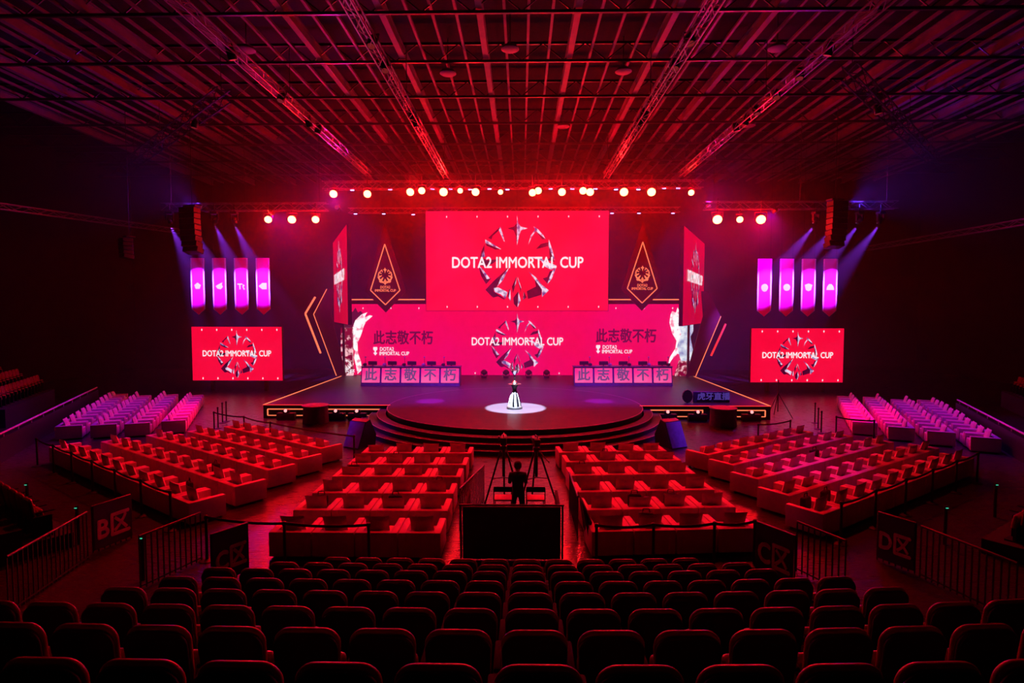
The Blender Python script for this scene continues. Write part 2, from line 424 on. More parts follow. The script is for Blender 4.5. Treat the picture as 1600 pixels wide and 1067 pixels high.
for i in range(8):
    ks = [k for k in range(-11, 12) if XEXT[i][0] <= -0.455 + 0.55 * k <= XEXT[i][1]]
    for j, k in enumerate(ks):
        x = -0.455 + 0.55 * k
        y = ROWD[i] - 0.06 + 0.012 * x * x * (1.0 if x > 0 else 0.25)
        rz = 0.024 * x * (1.0 if x > 0 else 0.25)
        place_seat((x, y, ROWZ[i] - BH), rz, 'dark tip-up theatre seat, %s, %s' % (side_rank(j, len(ks)), ROWN[i]), 'theatre seats on the stepped riser')

# ------------------------------------------------------------------ box armchairs with cushions
CW, CD, CH = 0.97, 0.98, 0.62
def make_armchair():
    t = thing('box_armchair', 'x', 'armchair')
    b = MB(); b.rbox((0, 0, 0.20), (CW - 0.30, CD - 0.06, 0.30), 0.02); b.build('base', M['cream'], t)
    b = MB(); b.rbox((0, 0.08, 0.375), (CW - 0.32, CD - 0.22, 0.13), 0.035, 3); b.build('seat_cushion', M['cream'], t)
    b = MB(); b.rbox((0, -CD / 2 + 0.09, 0.335), (CW - 0.31, 0.18, CH - 0.05), 0.025); b.build('backrest', M['cream'], t)
    for s in (-1, 1):
        b = MB(); b.rbox((s * (CW / 2 - 0.085), 0, 0.335), (0.165, CD, CH - 0.05), 0.025); b.build('arm', M['cream'], t)
    for sx in (-1, 1):
        for sy in (-1, 1):
            b = MB(); b.box((sx * (CW / 2 - 0.12), sy * (CD / 2 - 0.12), 0.025), (0.06, 0.06, 0.05)); b.build('foot', M['black'], t)
    return t
CHAIR = make_armchair(); chair_used = [False]
def pillow_mesh(wd=0.5, h=0.48, th=0.15):
    n = 8; vs = []; fs = []
    for side in (1, -1):
        for j in range(n + 1):
            for i in range(n + 1):
                u, v = i / n * 2 - 1, j / n * 2 - 1
                puff = (max(0, 1 - u ** 2) * max(0, 1 - v ** 2)) ** 0.45
                pin = 1 - 0.07 * (1 - v * v) * abs(u) ; pin2 = 1 - 0.07 * (1 - u * u) * abs(v)
                vs.append((u * wd / 2 * pin, side * (puff * th / 2 + 0.002), v * h / 2 * pin2))
    m = (n + 1) ** 2
    for s in range(2):
        for j in range(n):
            for i in range(n):
                a = s * m + j * (n + 1) + i; q = (a, a + 1, a + n + 2, a + n + 1)
                fs.append(q if s else q[::-1])
    b = MB(); b.add(vs, fs, True); return b
PM = [pillow_mesh(0.57).build('cushion', M['pillow']), pillow_mesh(0.59, 0.42, 0.17).build('cushion', M['pillow'])]
pm_used = [False, False]
def place_chair(p, ang, label_pos, block, pillow=True, lean=None):
    """ang: direction the chair faces, 0 = +Y, counter-clockwise"""
    lab = 'cream box armchair, %s, %s' % (label_pos, block)
    g = 'armchairs in the ' + block
    if not chair_used[0]:
        chair_used[0] = True; CHAIR.location = p; CHAIR.rotation_euler = (0, 0, ang); CHAIR['label'] = lab; CHAIR['group'] = g
    else: dup(CHAIR, p, ang, lab, g)
    if pillow:
        k = 0 if random.random() < 0.7 else 1
        o = PM[k]
        if pm_used[k]: o = o.copy(); C.objects.link(o)
        pm_used[k] = True
        tx = R(14 + random.uniform(-3, 4)); hh = 0.48 if k == 0 else 0.42
        M3 = Matrix.Rotation(ang, 4, 'Z') @ Matrix.Translation((random.uniform(-0.04, 0.04), -CD / 2 + 0.18 + 0.145, 0.445 + hh / 2 * 0.97)) @ Matrix.Rotation(tx, 4, 'X') @ Matrix.Rotation(random.uniform(-0.04, 0.04), 4, 'Y')
        o.matrix_world = Matrix.Translation(p) @ M3
        tag(o, 'pale cushion, %s, %s' % (label_pos, block), 'cushion', 'cushions in the ' + block)
def chair_row(start, ang, n, sgn, rowtxt, block, pitch=CW + 0.012):
    """start: floor point under the back corner of the first chair; the row runs along sgn * local X"""
    ux = Vector((math.cos(ang), math.sin(ang), 0)) * sgn; uy = Vector((-math.sin(ang), math.cos(ang), 0))
    out = []
    for i in range(n):
        p = Vector((start[0], start[1], 0)) + ux * (pitch * (i + 0.5)) + uy * (CD / 2)
        j = i if sgn > 0 else n - 1 - i
        place_chair(p, ang, '%s, %s' % (side_rank(j, n), rowtxt), block); out.append(p)
    return out
ROWT = ['nearest row', 'second nearest row', 'third nearest row', 'fourth nearest row', 'fifth nearest row', 'sixth nearest row']
spots = {}
# centre-left block, rows across the hall
for i, py in enumerate((833, 798, 771, 745, 726, 708)):
    s = at_z((689, 700, 709, 720, 729, 737)[i], py, CH)
    spots['cl', i] = chair_row((s.x, s.y), 0.0, 4, -1, ROWT[i], 'centre-left block')
# centre-right block, turned slightly towards the stage
for i, (px, py) in enumerate(((924, 831), (913, 797), (901, 769), (891, 743), (884, 722), (873, 707))):
    s = at_z(px, py, CH)
    spots['cr', i] = chair_row((s.x, s.y), R(4.5), 4, 1, ROWT[i], 'centre-right block')
# angled blocks either side
for i, (px, py, n) in enumerate(((295, 787, 11), (367, 761, 10), (419, 735, 9), (465, 718, 8), (501, 701, 7))):
    s = at_z(px, py, CH)
    spots['b', i] = chair_row((s.x, s.y), R(-35), n, -1, ROWT[i], 'angled left block')
for i, (px, py, n) in enumerate(((1286, 804, 10), (1234, 775, 10), (1185, 749, 9), (1146, 727, 8), (1106, 711, 7))):
    s = at_z(px, py, CH)
    spots['d', i] = chair_row((s.x, s.y), R(35), n, 1, ROWT[i], 'angled right block')
# purple-lit side blocks: columns that run into the depth
def side_block(cols, sgn, block):
    for c, (n0, n1, n) in enumerate(cols):
        a = at_z(n0[0], n0[1], CH); b = at_z(n1[0], n1[1], CH); d = (b - a); d.z = 0; d.normalize()
        # chairs face the stage: perpendicular to the column
        ang = math.atan2(d.y, d.x) + (PI if sgn > 0 else 0)
        face = Vector((-math.sin(ang), math.cos(ang), 0))
        for i in range(n):
            p = Vector((a.x, a.y, 0)) + d * ((CW + 0.012) * (i + 0.5)) - face * (CD / 2)
            pos = ('nearest' if i == 0 else 'farthest' if i == n - 1 else NUM[i]) + ' place of the %s column' % NUM[c]
            place_chair(p, ang, pos, block)
side_block([((290, 656), (320, 614), 9), ((234, 660), (280, 614), 10), ((182, 662), (240, 614), 10), ((128, 664), (201, 614), 11)], 1, 'purple far left block')
side_block([((1332, 658), (1307, 617), 9), ((1388, 666), (1346, 617), 10), ((1449, 673), (1390, 622), 10), ((1517, 682), (1431, 623), 11)], -1, 'purple far right block')
# dark things left on chairs
bagm = MB(); bagm.rbox((0, 0, 0.17), (0.36, 0.16, 0.34), 0.05, 3); BAG = bagm.build('bag', M['blackfab'])
bh = MB(); bh.tube((-0.09, 0, 0.33), (-0.07, 0, 0.43), 0.012); bh.tube((-0.07, 0, 0.43), (0.07, 0, 0.43), 0.012); bh.tube((0.07, 0, 0.43), (0.09, 0, 0.33), 0.012)
bh.build('handle', M['blackfab'], BAG)
bi = 0
for (blk, r_, i_) in (('cl', 1, 1), ('cl', 1, 3), ('cl', 2, 0), ('cl', 3, 3), ('cl', 4, 2), ('cr', 0, 1), ('cr', 1, 1), ('cr', 1, 2), ('cr', 3, 0), ('cr', 4, 1), ('d', 0, 0), ('d', 0, 1), ('d', 2, 4), ('b', 0, 1), ('b', 1, 2)):
    p = spots[blk, r_][i_]; ang = {'cl': 0, 'cr': R(4.5), 'b': R(-35), 'd': R(35)}[blk]
    f = Vector((-math.sin(ang), math.cos(ang), 0))
    loc = p + f * 0.22 + Vector((0, 0, 0.445))
    n_ = len(spots[blk, r_]); j = i_ if blk in ('cr', 'd') else n_ - 1 - i_
    lab = 'black bag on the armchair seat, %s, %s, %s' % (side_rank(j, n_), ROWT[r_], {'cl': 'centre-left block', 'cr': 'centre-right block', 'b': 'angled left block', 'd': 'angled right block'}[blk])
    if bi == 0: BAG.location = loc; BAG.rotation_euler = (0, 0, ang); tag(BAG, lab, 'bag', 'black bags on armchairs')
    else:
        KIDS.pop(BAG.name, None); dup(BAG, loc, ang + random.uniform(-0.3, 0.3), lab, 'black bags on armchairs')
    bi += 1

# ------------------------------------------------------------------ stage
DZ = 0.70
def dk(px, py): return at_z(px, py, DZ)
FRONT = dk(414, 633).y
outl = [dk(414, 632), dk(530, 589), dk(1086, 589), dk(1201, 634)]
yb = 44.4
pts = [(outl[0].x, FRONT), (outl[1].x, 44.0), (outl[1].x - 0.05, yb), (outl[2].x + 0.05, yb), (outl[2].x, 44.0), (outl[3].x, FRONT)]
st = thing('stage', 'wide dark stage deck with glowing orange edge strips below the big screens', 'stage')
RC = Vector((-0.36, 30.3)); RR = 6.6
a0 = math.asin((FRONT - RC.y) / (RR + 0.04))
arc_ = [(RC.x + (RR + 0.04) * math.cos(a0 + (PI - 2 * a0) * k / 48), RC.y + (RR + 0.04) * math.sin(a0 + (PI - 2 * a0) * k / 48)) for k in range(49)]
edge_pts = pts; pts = pts + arc_
mb = MB(); n = len(pts)
mb.add([(x, y, DZ) for x, y in pts] + [(x, y, 0.0) for x, y in pts], [tuple(range(n)), tuple(range(n, 2 * n))[::-1]] + [(k, n + k, n + (k + 1) % n, (k + 1) % n) for k in range(n)])
mb.build('deck', M['deck'], st); pts = edge_pts
for a, b in ((0, 1), (5, 4)):
    q = MB(); q.bar((pts[a][0], pts[a][1], DZ + 0.02), (pts[b][0], pts[b][1], DZ + 0.02), 0.045, 0.035); q.build('edge_light', M['neon'], st)
RC = Vector((-0.36, 30.3)); RR = 6.6
for x0, x1 in ((pts[0][0], RC.x - RR + 0.1), (RC.x + RR - 0.1, pts[5][0])):
    q = MB(); q.bar((x0, FRONT, DZ + 0.02), (x1, FRONT, DZ + 0.02), 0.05, 0.03); q.build('edge_light', M['neonred'], st)
for (xa, xb, full) in ((418, 596, 0), (1016, 1098, 1), (1152, 1196, 2)):
    A = at_y(xa, 638, FRONT - 0.04).x; B = at_y(xb, 638, FRONT - 0.04).x; z1, z0 = 0.50, 0.17; y = FRONT - 0.03
    q = MB()
    if full != 2: q.box(((A + B) / 2, y, z1), (B - A, 0.04, 0.045)); q.box(((A + B) / 2, y, z0), (B - A, 0.04, 0.035))
    else: q.box(((A + B) / 2, y, z1), (B - A, 0.04, 0.045)); q.box(((A + B) / 2, y, z0), (B - A, 0.04, 0.035))
    if full != 1: q.box(((A if full == 0 else B), y, (z0 + z1) / 2), (0.05, 0.04, z1 - z0))
    if full == 1: q.box((A, y, (z0 + z1) / 2), (0.05, 0.04, z1 - z0)); q.box((B, y, z1 - 0.06), (0.05, 0.04, 0.16))
    if full == 0: q.box((B, y, z1 - 0.08), (0.05, 0.04, 0.2))
    q.build('fascia_light', M['neon'], st)
# round thrust with three steps
rs = thing('round_stage', 'round dark stage platform with three curved steps, trophy standing on it', 'stage', (RC.x, RC.y, 0))
mb = MB(); mb.lathe([(RR, 0.0), (RR, DZ - 0.01), (RR - 0.01, DZ + 0.012)], 96); mb.build('platform', M['deck'], rs)
mb = MB(); mb.lathe([(RR, DZ - 0.02), (RR + 0.03, DZ - 0.02), (RR + 0.03, DZ + 0.014), (RR - 0.01, DZ + 0.014)], 96); del mb.f[-2:], mb.mi[-2:], mb.sm[-2:]; mb.build('rim', M['steel'], rs)
for i in range(3):
    r0 = RR + 0.42 * (i + 1); z = DZ - 0.175 * (i + 1)
    m_ = MB(); N = 96; 
    arc = [PI + PI * k / N for k in range(N + 1)]
    vs = []; fs = []
    for a in arc:
        for (rr, zz) in ((r0 - 0.42, 0.0), (r0 - 0.42, z), (r0, z), (r0, 0.0)): vs.append((math.cos(a) * rr, math.sin(a) * rr - 0.35, zz))
    for k in range(N):
        for j in range(3): fs.append((k * 4 + j, k * 4 + j + 1, (k + 1) * 4 + j + 1, (k + 1) * 4 + j))
    fs += [(0, 1, 2, 3), tuple(N * 4 + j for j in range(4))[::-1]]
    m_.add(vs, fs); st_ = m_.build('step', M['deck'], rs)
    m_ = MB(); vs = []; fs = []
    for a in arc:
        for (rr, zz) in ((r0 - 0.02, z + 0.006), (r0 + 0.012, z + 0.006), (r0 + 0.012, z - 0.02)): vs.append((math.cos(a) * rr, math.sin(a) * rr - 0.35, zz))
    for k in range(N):
        for j in range(2): fs.append((k * 3 + j, k * 3 + j + 1, (k + 1) * 3 + j + 1, (k + 1) * 3 + j))
    m_.add(vs, fs); m_.build('nosing', M['steel'], st_)

# ------------------------------------------------------------------ screens
def dots(parent, wd, h, nx, name='alignment_dots'):
    q = MB()
    for z in (h / 2 - 0.035 * h * 1.6, -h / 2 + 0.04 * h):
        for k in range(nx):
            x = -wd / 2 + wd * (k + 0.75) / nx - wd * 0.01
            q.prism([(x - 0.05, z), (x, z - 0.09), (x + 0.05, z), (x, z + 0.09)], 0.01)
    o = q.build(name, M['lettering'], parent); o.location = (0, -0.012, 0); return o
def screen(name, label, p0, p1, Y, th, face, rz=0.0):
    """frontal LED screen between two pixel corners at depth Y"""
    a = at_y(p0[0], p0[1], Y); b = at_y(p1[0], p1[1], Y)
    wd = b.x - a.x; h = a.z - b.z
    t = thing(name, label, 'screen', ((a.x + b.x) / 2, Y, (a.z + b.z) / 2), rz)
    q = MB(); q.box((0, 0.011, 0), (wd, 0.02, h)); q.build('panel', face, t)
    q = MB(); q.box((0, 0.02 + th / 2 + 0.002, 0), (wd + 0.05, th, h + 0.05)); q.build('housing', M['black'], t)
    return t, wd, h
PXM = lambda Y: Y / F
# main screen
YM = 43.6
t, wd, h = screen('main_screen', 'large red led screen hanging centre stage with silver ring emblem', (665, 330), (950, 485.5), YM, 0.3, M['ledred'])
for s_ in (-1, 0, 1):
    q = MB(); q.tube((s_ * wd * 0.4, 0.17, h / 2), (s_ * wd * 0.4, 0.17, 17.45 - t.location.z), 0.02, 6); q.build('hoist_cable', M['black'], t)
screen_emblem(t, 70 * PXM(YM), (0, -0.03, 0.0))
text_mesh('lettering', 'DOTA2 IMMORTAL CUP', 1.15, M['lettering'], t, (0.02, -0.05, -0.02 * h), width=204 * PXM(YM), bold=0.024)
dots(t, wd, h, 6)
# lower wide wall
YW = 44.5
t, wd, h = screen('lower_led_wall', 'wide crimson led wall across the stage back, behind both player desks', (541, 475), (1067, 588.5), YW, 0.3, M['ledpink'])
o0 = Vector(t.location)
def loc_on(px, py, Y, o, dy=-0.03): p = at_y(px, py, Y) - o; return (p.x, dy, p.z)
screen_emblem(t, 47 * PXM(YW), loc_on(808, 536, YW, o0))
text_mesh('lettering', 'DOTA2 IMMORTAL CUP', 0.85, M['lettering'], t, loc_on(808, 534, YW, o0, -0.05), width=143 * PXM(YW), bold=0.018)
for (x, y) in ((630, 529), (978, 526)):
    text_mesh('slogan_lettering', '此志敬不朽', 1.12, M['maroon'], t, loc_on(x, y, YW, o0), width=94 * PXM(YW), bold=0.028)
    text_mesh('title_lettering', 'DOTA2', 0.40, M['lettering'], t, loc_on(x - 25.5, y + 16.5, YW, o0), width=22 * PXM(YW), bold=0.008)
    text_mesh('title_lettering', 'IMMORTAL CUP', 0.40, M['lettering'], t, loc_on(x - 14, y + 23.5, YW, o0), width=47 * PXM(YW), bold=0.008)
    q = MB(); u = PXM(YW)
    q.prism([(-3*u, 7*u), (3*u, 7*u), (3.4*u, 3*u), (1.2*u, 1*u), (1.2*u, -2*u), (3.4*u, -2*u), (0, -6.5*u), (-3.4*u, -2*u), (-1.2*u, -2*u), (-1.2*u, 1*u), (-3.4*u, 3*u)], 0.01)
    q.build('badge', M['lettering'], t).location = loc_on(x - 43.5, y + 20, YW, o0)
q = MB()
for k in range(12):
    for z in (h / 2 - 0.32, -h / 2 + 0.25):
        x = -wd / 2 + wd * (k + 0.6) / 12
        q.prism([(x - 0.05, z), (x, z - 0.08), (x + 0.05, z), (x, z + 0.08)], 0.01)
q.build('alignment_dots', M['lettering'], t).location = (0, -0.02, 0)
q = MB(); P = [(415,135),(345,160),(270,230),(235,320),(215,440),(225,520),(265,600),(255,680),(275,760),(295,870),(350,820),(335,720),(300,620),(295,500),(340,400),(370,300),(395,250),(430,220),(475,180),(440,170),(380,200),(395,160)]
P = [at_y(520 + x / 7.62, 470 + y / 7.62, YW) - o0 for x, y in P]
q.prism([(p.x, p.z) for p in P], 0.01); q.build('flame_artwork', M['flame'], t).location = (0, -0.025, 0)
q = MB(); P = [(60,95),(45,130),(35,200),(60,300),(100,370),(90,440),(40,520),(15,610),(60,540),(110,490),(150,500),(165,400),(160,240),(140,120),(110,60),(95,110)]
P = [at_y(1040 + x / 5.925, 470 + y / 5.925, YW) - o0 for x, y in P]
q.prism([(p.x, p.z) for p in P], 0.01); q.build('flame_artwork', M['flame'], t).location = (0, -0.025, 0)
q = MB(); P = [(150,165),(205,130),(240,130),(270,78),(300,140),(330,120),(360,150),(270,225),(235,320),(220,400),(150,400)]
P = [at_y(520 + x / 7.62, 470 + y / 7.62, YW) - o0 for x, y in P]
q.prism([(p.x, p.z) for p in P], 0.008); q.build('rock_artwork', M['maroon'], t).location = (0, -0.012, 0)
# side screens
for nm, lab, p0, p1 in (('side_screen', 'red led screen low beside the left end of the stage', (299, 510.5), (441.5, 594.5)), ('side_screen', 'red led screen low beside the right end of the stage', (1174.5, 513), (1316.5, 597.5))):
    Y = 40.0
    t, wd, h = screen(nm, lab, p0, p1, Y, 0.2, M['ledred'])
    screen_emblem(t, 37 * PXM(Y), (0, -0.03, 0))
    text_mesh('lettering', 'DOTA2 IMMORTAL CUP', 0.58, M['lettering'], t, (0, -0.05, 0.0), width=109 * PXM(Y), bold=0.013)
    dots(t, wd, h, 6)
    for s in (-1, 1):
        q = MB(); q.box((s * wd * 0.3, 0.3, -h / 2 - (t.location.z - h / 2) / 2), (0.2, 0.3, t.location.z - h / 2 - 0.03)); q.build('support', M['black'], t)
# angled screens facing the side blocks
for sd, (n_px, n_t, n_b), (f_px, f_t, f_b), lab in ((-1, (541, 351, 507), (520, 376, 498), 'tall angled red screen hanging left of the main screen'), (1, (1069.5, 353, 509), (1101, 381, 500), 'tall angled red screen hanging right of the main screen')):
    Yn, Yf = 38.0, 48.0
    a, b = at_y(n_px, n_t, Yn), at_y(n_px, n_b, Yn); c = at_y(f_px, f_t, Yf)
    h = a.z - b.z; d = Vector((c.x - a.x, c.y - a.y, 0)); L = d.length; d.normalize()
    mid = Vector((a.x, a.y, (a.z + b.z) / 2)) + d * (L / 2)
    # local X runs left to right for somebody who reads the face
    xdir = -d if sd > 0 else d
    xdir = d if sd > 0 else -d
    rz = math.atan2(xdir.y, xdir.x)
    t = thing('angled_screen', lab, 'screen', mid, rz)
    q = MB(); q.box((0, 0.011, 0), (L, 0.02, h)); q.build('panel', M['leddim'], t)
    q = MB(); q.box((0, 0.15, 0), (L + 0.05, 0.25, h + 0.05)); q.build('housing', M['black'], t)
    screen_emblem(t, 2.6, (0, -0.03, 0.2))
    text_mesh('lettering', 'DOTA2 IMMORTAL CUP', 1.1, M['lettering'], t, (0, -0.05, 0.1), width=8.0, bold=0.02)
# light pillars at the ends of the lower wall
q = MB(); a = at_y(533, 512, 43.9); b = at_y(552, 589, 43.9)
t = thing('artwork_pillar', 'narrow printed screen column at the left end of the stage back', 'screen', ((a.x + b.x) / 2, 43.9, DZ + 0.01))
hh = a.z - DZ - 0.02; ww = b.x - a.x
q = MB(); q.box((0, 0, hh / 2), (ww, 0.3, hh)); q.build('column', M['crackle'], t)
emblem(t, 0.42, (-0.0, -0.19, 0.85), M['lettering'])
text_mesh('lettering', '不朽杯', 0.42, M['lettering'], t, (0.0, -0.19, 0.28), bold=0.01)
a = at_y(1062, 505, 43.9); b = at_y(1082, 589, 43.9)
t = thing('artwork_pillar', 'icy blue white column with dark base at the right end of the stage back', 'screen', ((a.x + b.x) / 2, 43.9, DZ + 0.01))
hh = a.z - DZ - 0.02; ww = b.x - a.x
q = MB(); q.prism([(-ww*.3, 1.15), (ww*.3, 1.15), (ww*.5, 2.0), (ww*.3, 3.0), (ww*.5, 3.4), (ww*.5, hh), (-ww*.5, hh), (-ww*.3, 3.2), (-ww*.6, 2.2)], 0.3); q.build('crystal', M['ice'], t)
q = MB(); q.prism([(-ww*.75, 0), (ww*.62, 0), (ww*.4, 1.15), (-ww*.4, 1.15)], 0.45); q.build('base', M['crackle'], t)

# neon strips and dark fascia over the lower wall
for (x0, x1, lab) in ((543, 664, 'dark beam with orange neon strip left of the main screen'), (951, 1066, 'dark beam with orange neon strip right of the main screen')):
    a = at_y(x0, 466, 44.1); b = at_y(x1, 475, 44.1)
    t = thing('neon_beam', lab, 'light', ((a.x + b.x) / 2, 44.1, (a.z + b.z) / 2))
    q = MB(); q.box((0, 0.1, 0), (b.x - a.x, 0.2, a.z - b.z)); q.build('beam', M['kite'], t)
    q = MB(); q.box((0, -0.02, (a.z - b.z) / 2 - 0.1), (b.x - a.x, 0.04, 0.09)); q.build('neon_strip', M['neon'], t)
# kite banners
def poly_frame(mb, pts, w_, y0, y1):
    n = len(pts)
    for k in range(n): mb.bar((pts[k][0], (y0 + y1) / 2, pts[k][1]), (pts[(k + 1) % n][0], (y0 + y1) / 2, pts[(k + 1) % n][1]), abs(y1 - y0), w_)
for dx, dy, lab in ((0, 0, 'kite-shaped maroon banner with neon outline left of the main screen'), (401.5, -3, 'kite-shaped maroon banner with neon outline right of the main screen')):
    Y = 42.9; c0 = at_y(602 + dx, 440 + dy, Y); u = PXM(Y)
    t = thing('kite_banner', lab, 'banner', c0)
    q = MB(); q.prism([(0, 90*u), (32*u, -15*u), (0, -48*u), (-32*u, -15*u)], 0.12); q.build('panel', M['kite'], t)
    q = MB(); poly_frame(q, [(0, 58*u), (23*u, -13.5*u), (0, -36*u), (-23*u, -13.5*u)], 0.065, -0.08, -0.02); q.build('neon_outline', M['neon'], t)
    emblem(t, 13.6 * u, (0, -0.06, 8.5*u), M['neon'])
    text_mesh('lettering', 'DOTA2', 0.27, M['neon'], t, (0, -0.04, -8.8*u), width=15.5*u, bold=0.004)
    text_mesh('lettering', 'IMMORTAL CUP', 0.27, M['neon'], t, (0, -0.04, -14*u), width=33*u, bold=0.004)
# chevron neon wings
def wing(lab, thick, thin, Y, mthick, mthin, upper):
    a = at_y(*thin[1], Y)
    t = thing('neon_wing', lab, 'light', (a.x, Y, 0))
    g = lambda p, YY=Y: at_y(p[0], p[1], YY) - Vector((a.x, Y, 0))
    q = MB(); pp = [g(p) for p in thin]; 
    q.bar(pp[1], pp[2], 0.05, 0.05)
    if upper: q.bar(pp[0], pp[1], 0.05, 0.05)
    q.build('thin_neon_strip', mthin, t)
    q = MB(); pk = [g(p, Y - 0.5) for p in thick]; q.bar(pk[1], pk[2], 0.10, 0.12)
    if upper: q.bar(pk[0], pk[1], 0.10, 0.12)
    q.build('thick_neon_strip', mthick, t)
    q = MB(); s = 1 if thin[0][0] < 800 else -1
    P = [pp[0], pp[1], pp[2], Vector((pp[2].x + s * 0.7, pp[2].y, pp[2].z)), Vector((pp[1].x + s * 1.3, 0, pp[1].z)), Vector((pp[0].x + s * 0.5, 0, pp[0].z))]
    q.prism([(p.x, p.z) for p in P], 0.1, Matrix.Translation((0, 0.06, 0))); q.build('panel', M['kite'], t)
    q = MB(); zf = pp[2].z - 0.03
    q.box((pp[2].x + s * 0.35, 0.25, zf / 2 ), (0.5, 0.3, zf)); q.box((pp[2].x + s * 0.5, 0.3, (zf + pp[1].z) / 2 + 0.5), (0.15, 0.15, pp[1].z - zf + 2)); q.build('support', M['black'], t)
wing('bent double neon strip wing standing left of the stage', [(492.6, 464), (477, 490), (501, 552)], [(510.5, 451.5), (490, 491), (525.6, 587)], 43.2, M['neon'], M['neon'], True)
wing('bent double neon strip wing standing right of the stage', [(1120, 468), (1134, 506), (1111, 556)], [(1107, 455), (1126.5, 494), (1087, 588)], 43.2, M['neonred'], M['neon'], False)

# ------------------------------------------------------------------ team banners with their lights
def team_emblem(k, u):
    if k == 0: return [[(u * 5.5 * math.cos(R(90 + 72 * i + 36 * 0)) , u * 5.5 * math.sin(R(90 + 72 * i))) for i in range(5)]]
    if k == 1: return [[(-6*u, 0), (-1*u, 3*u), (5*u, 6*u), (4*u, 2*u), (6*u, -1*u), (2*u, -5*u), (-3*u, -4*u)]]
    if k == 2: return [[(-6*u, 4*u), (2*u, 4*u), (2*u, 2*u), (-1*u, 2*u), (-1*u, -5*u), (-3*u, -5*u), (-3*u, 2*u), (-6*u, 2*u)], [(3*u, 3*u), (6*u, 1*u), (4*u, -1*u), (6*u, -5*u), (4*u, -6*u), (2*u, -1*u)]]
    if k == 3: return [[(-7*u, 0), (-1*u, 5*u), (6*u, 5*u), (6*u, -5*u), (-1*u, -5*u)]]
    if k in (4, 5): return [[(u * 5.5 * math.cos(R(30 * i)), u * 5.5 * math.sin(R(30 * i)) - (1.2*u if 7 < i < 11 and k == 4 else 0)) for i in range(12)]]
    if k == 6: return [[(-6*u, 4*u), (0, 6*u), (6*u, 4*u), (4*u, -4*u), (0, -6*u), (-4*u, -4*u)]]
    return [[(-6*u, -4*u), (6*u, -4*u), (5*u, 1*u), (2*u, 5*u), (-2*u, 5*u), (-5*u, 1*u)]]
YT = 40.0
MOTIF = ['pentagon', 'bird-like', 'two-stroke', 'arrow-shaped', 'round', 'plain round', 'shield', 'domed']
bpos = [309, 343, 377, 411, 1194.5, 1229, 1263, 1297]
hpos = [265, 298, 335, 366, 1275, 1309, 1343, 1376]
mh_root = None
def moving_head(label, group):
    t = thing('moving_head_light', label, 'stage light', group=group)
    b = MB(); b.rbox((0, 0, -0.08), (0.42, 0.36, 0.16), 0.03); b.tube((0, 0, 0), (0, 0, 0.45), 0.03, 8); b.build('base', M['black'], t)
    y_ = MB(); y_.box((-0.2, 0, -0.34), (0.06, 0.14, 0.42)); y_.box((0.2, 0, -0.34), (0.06, 0.14, 0.42)); y_.build('yoke', M['black'], t)
    h_ = MB(); h_.sphere((0, 0, -0.46), 0.16, 8); h_.tube((0, -0.02, -0.46), (0, -0.12, -0.68), 0.12, 14, 0.14); h_.build('head', M['black'], t)
    l_ = MB(); l_.tube((0, -0.121, -0.682), (0, -0.123, -0.688), 0.115, 14); l_.build('lens', M['lensblue'], t)
    return t
for k in range(8):
    px = bpos[k]; dy = 0 if k < 4 else 2
    c0 = at_y(px, 447 + dy, YT); u = PXM(YT)
    lab = 'hanging pink team banner with white %s emblem, %s screen' % (MOTIF[k], 'above the left side' if k < 4 else 'above the right side')
    t = thing('team_banner', lab, 'banner', c0, group='pink team banners above the side screens')
    hw, top, bot = 10.8 * u, 44 * u, -36 * u
    def outline(ins):
        pts = []
        for i in range(9):
            f = i / 8; z = top + (bot - top) * f; pts.append((-hw + ins, z))
        pts.append((0, bot - 9 * u + ins))
        for i in range(8, -1, -1):
            f = i / 8; z = top + (bot - top) * f; pts.append((hw - ins, z))
        return pts
    q = MB(); q.prism(outline(0), 0.03); q.build('border', M['bannerwhite'], t)
    q = MB(); q.prism([(max(-hw + 2.2 * u, min(hw - 2.2 * u, x)), z) for x, z in outline(0)], 0.01); q.build('cloth', M['bannerpink'], t).location = (0, -0.014, 0)
    q = MB()
    for pl in team_emblem(k, u): q.prism(pl, 0.01)
    q.build('team_emblem', M['bannerwhite'], t).location = (0, -0.028, 0)
    q = MB(); q.tube((-hw - 0.05, 0.02, top + 0.02), (hw + 0.05, 0.02, top + 0.02), 0.03); q.build('top_bar', M['black'], t)
    for s_ in (-1, 1):
        q = MB(); q.tube((s_ * hw * 0.8, 0.02, top + 0.03), (s_ * hw * 0.8, 0.02, 17.45 - c0.z), 0.008, 5); q.build('hanging_wire', M['black'], t)
    hp = at_y(hpos[k], 341, 35.78)
    lb = 'moving head lamp shining blue down onto the banners, %s of four, %s side' % (['leftmost', 'second', 'third', 'rightmost'][k % 4], 'left' if k < 4 else 'right')
    if mh_root is None: mh_root = moving_head(lb, 'blue banner lamps'); mh = mh_root
    else: mh = dup(mh_root, (0, 0, 0), 0, lb, 'blue banner lamps')
    tgt = c0 + Vector((0, 0, 0.1)); head = hp + Vector((0, 0, 0.4))
    mh.location = head
    mh.rotation_euler = (0, 0, math.atan2(tgt.x - head.x, -(tgt.y - head.y)) )
    L0 = head + Vector((0, 0, -0.72)) + (tgt - head).normalized() * 0.25
    lamp_light('banner_beam', 'SPOT', L0, tgt, 42000, (0.26, 0.035, 1.0), 0.05, 23, 0.9)

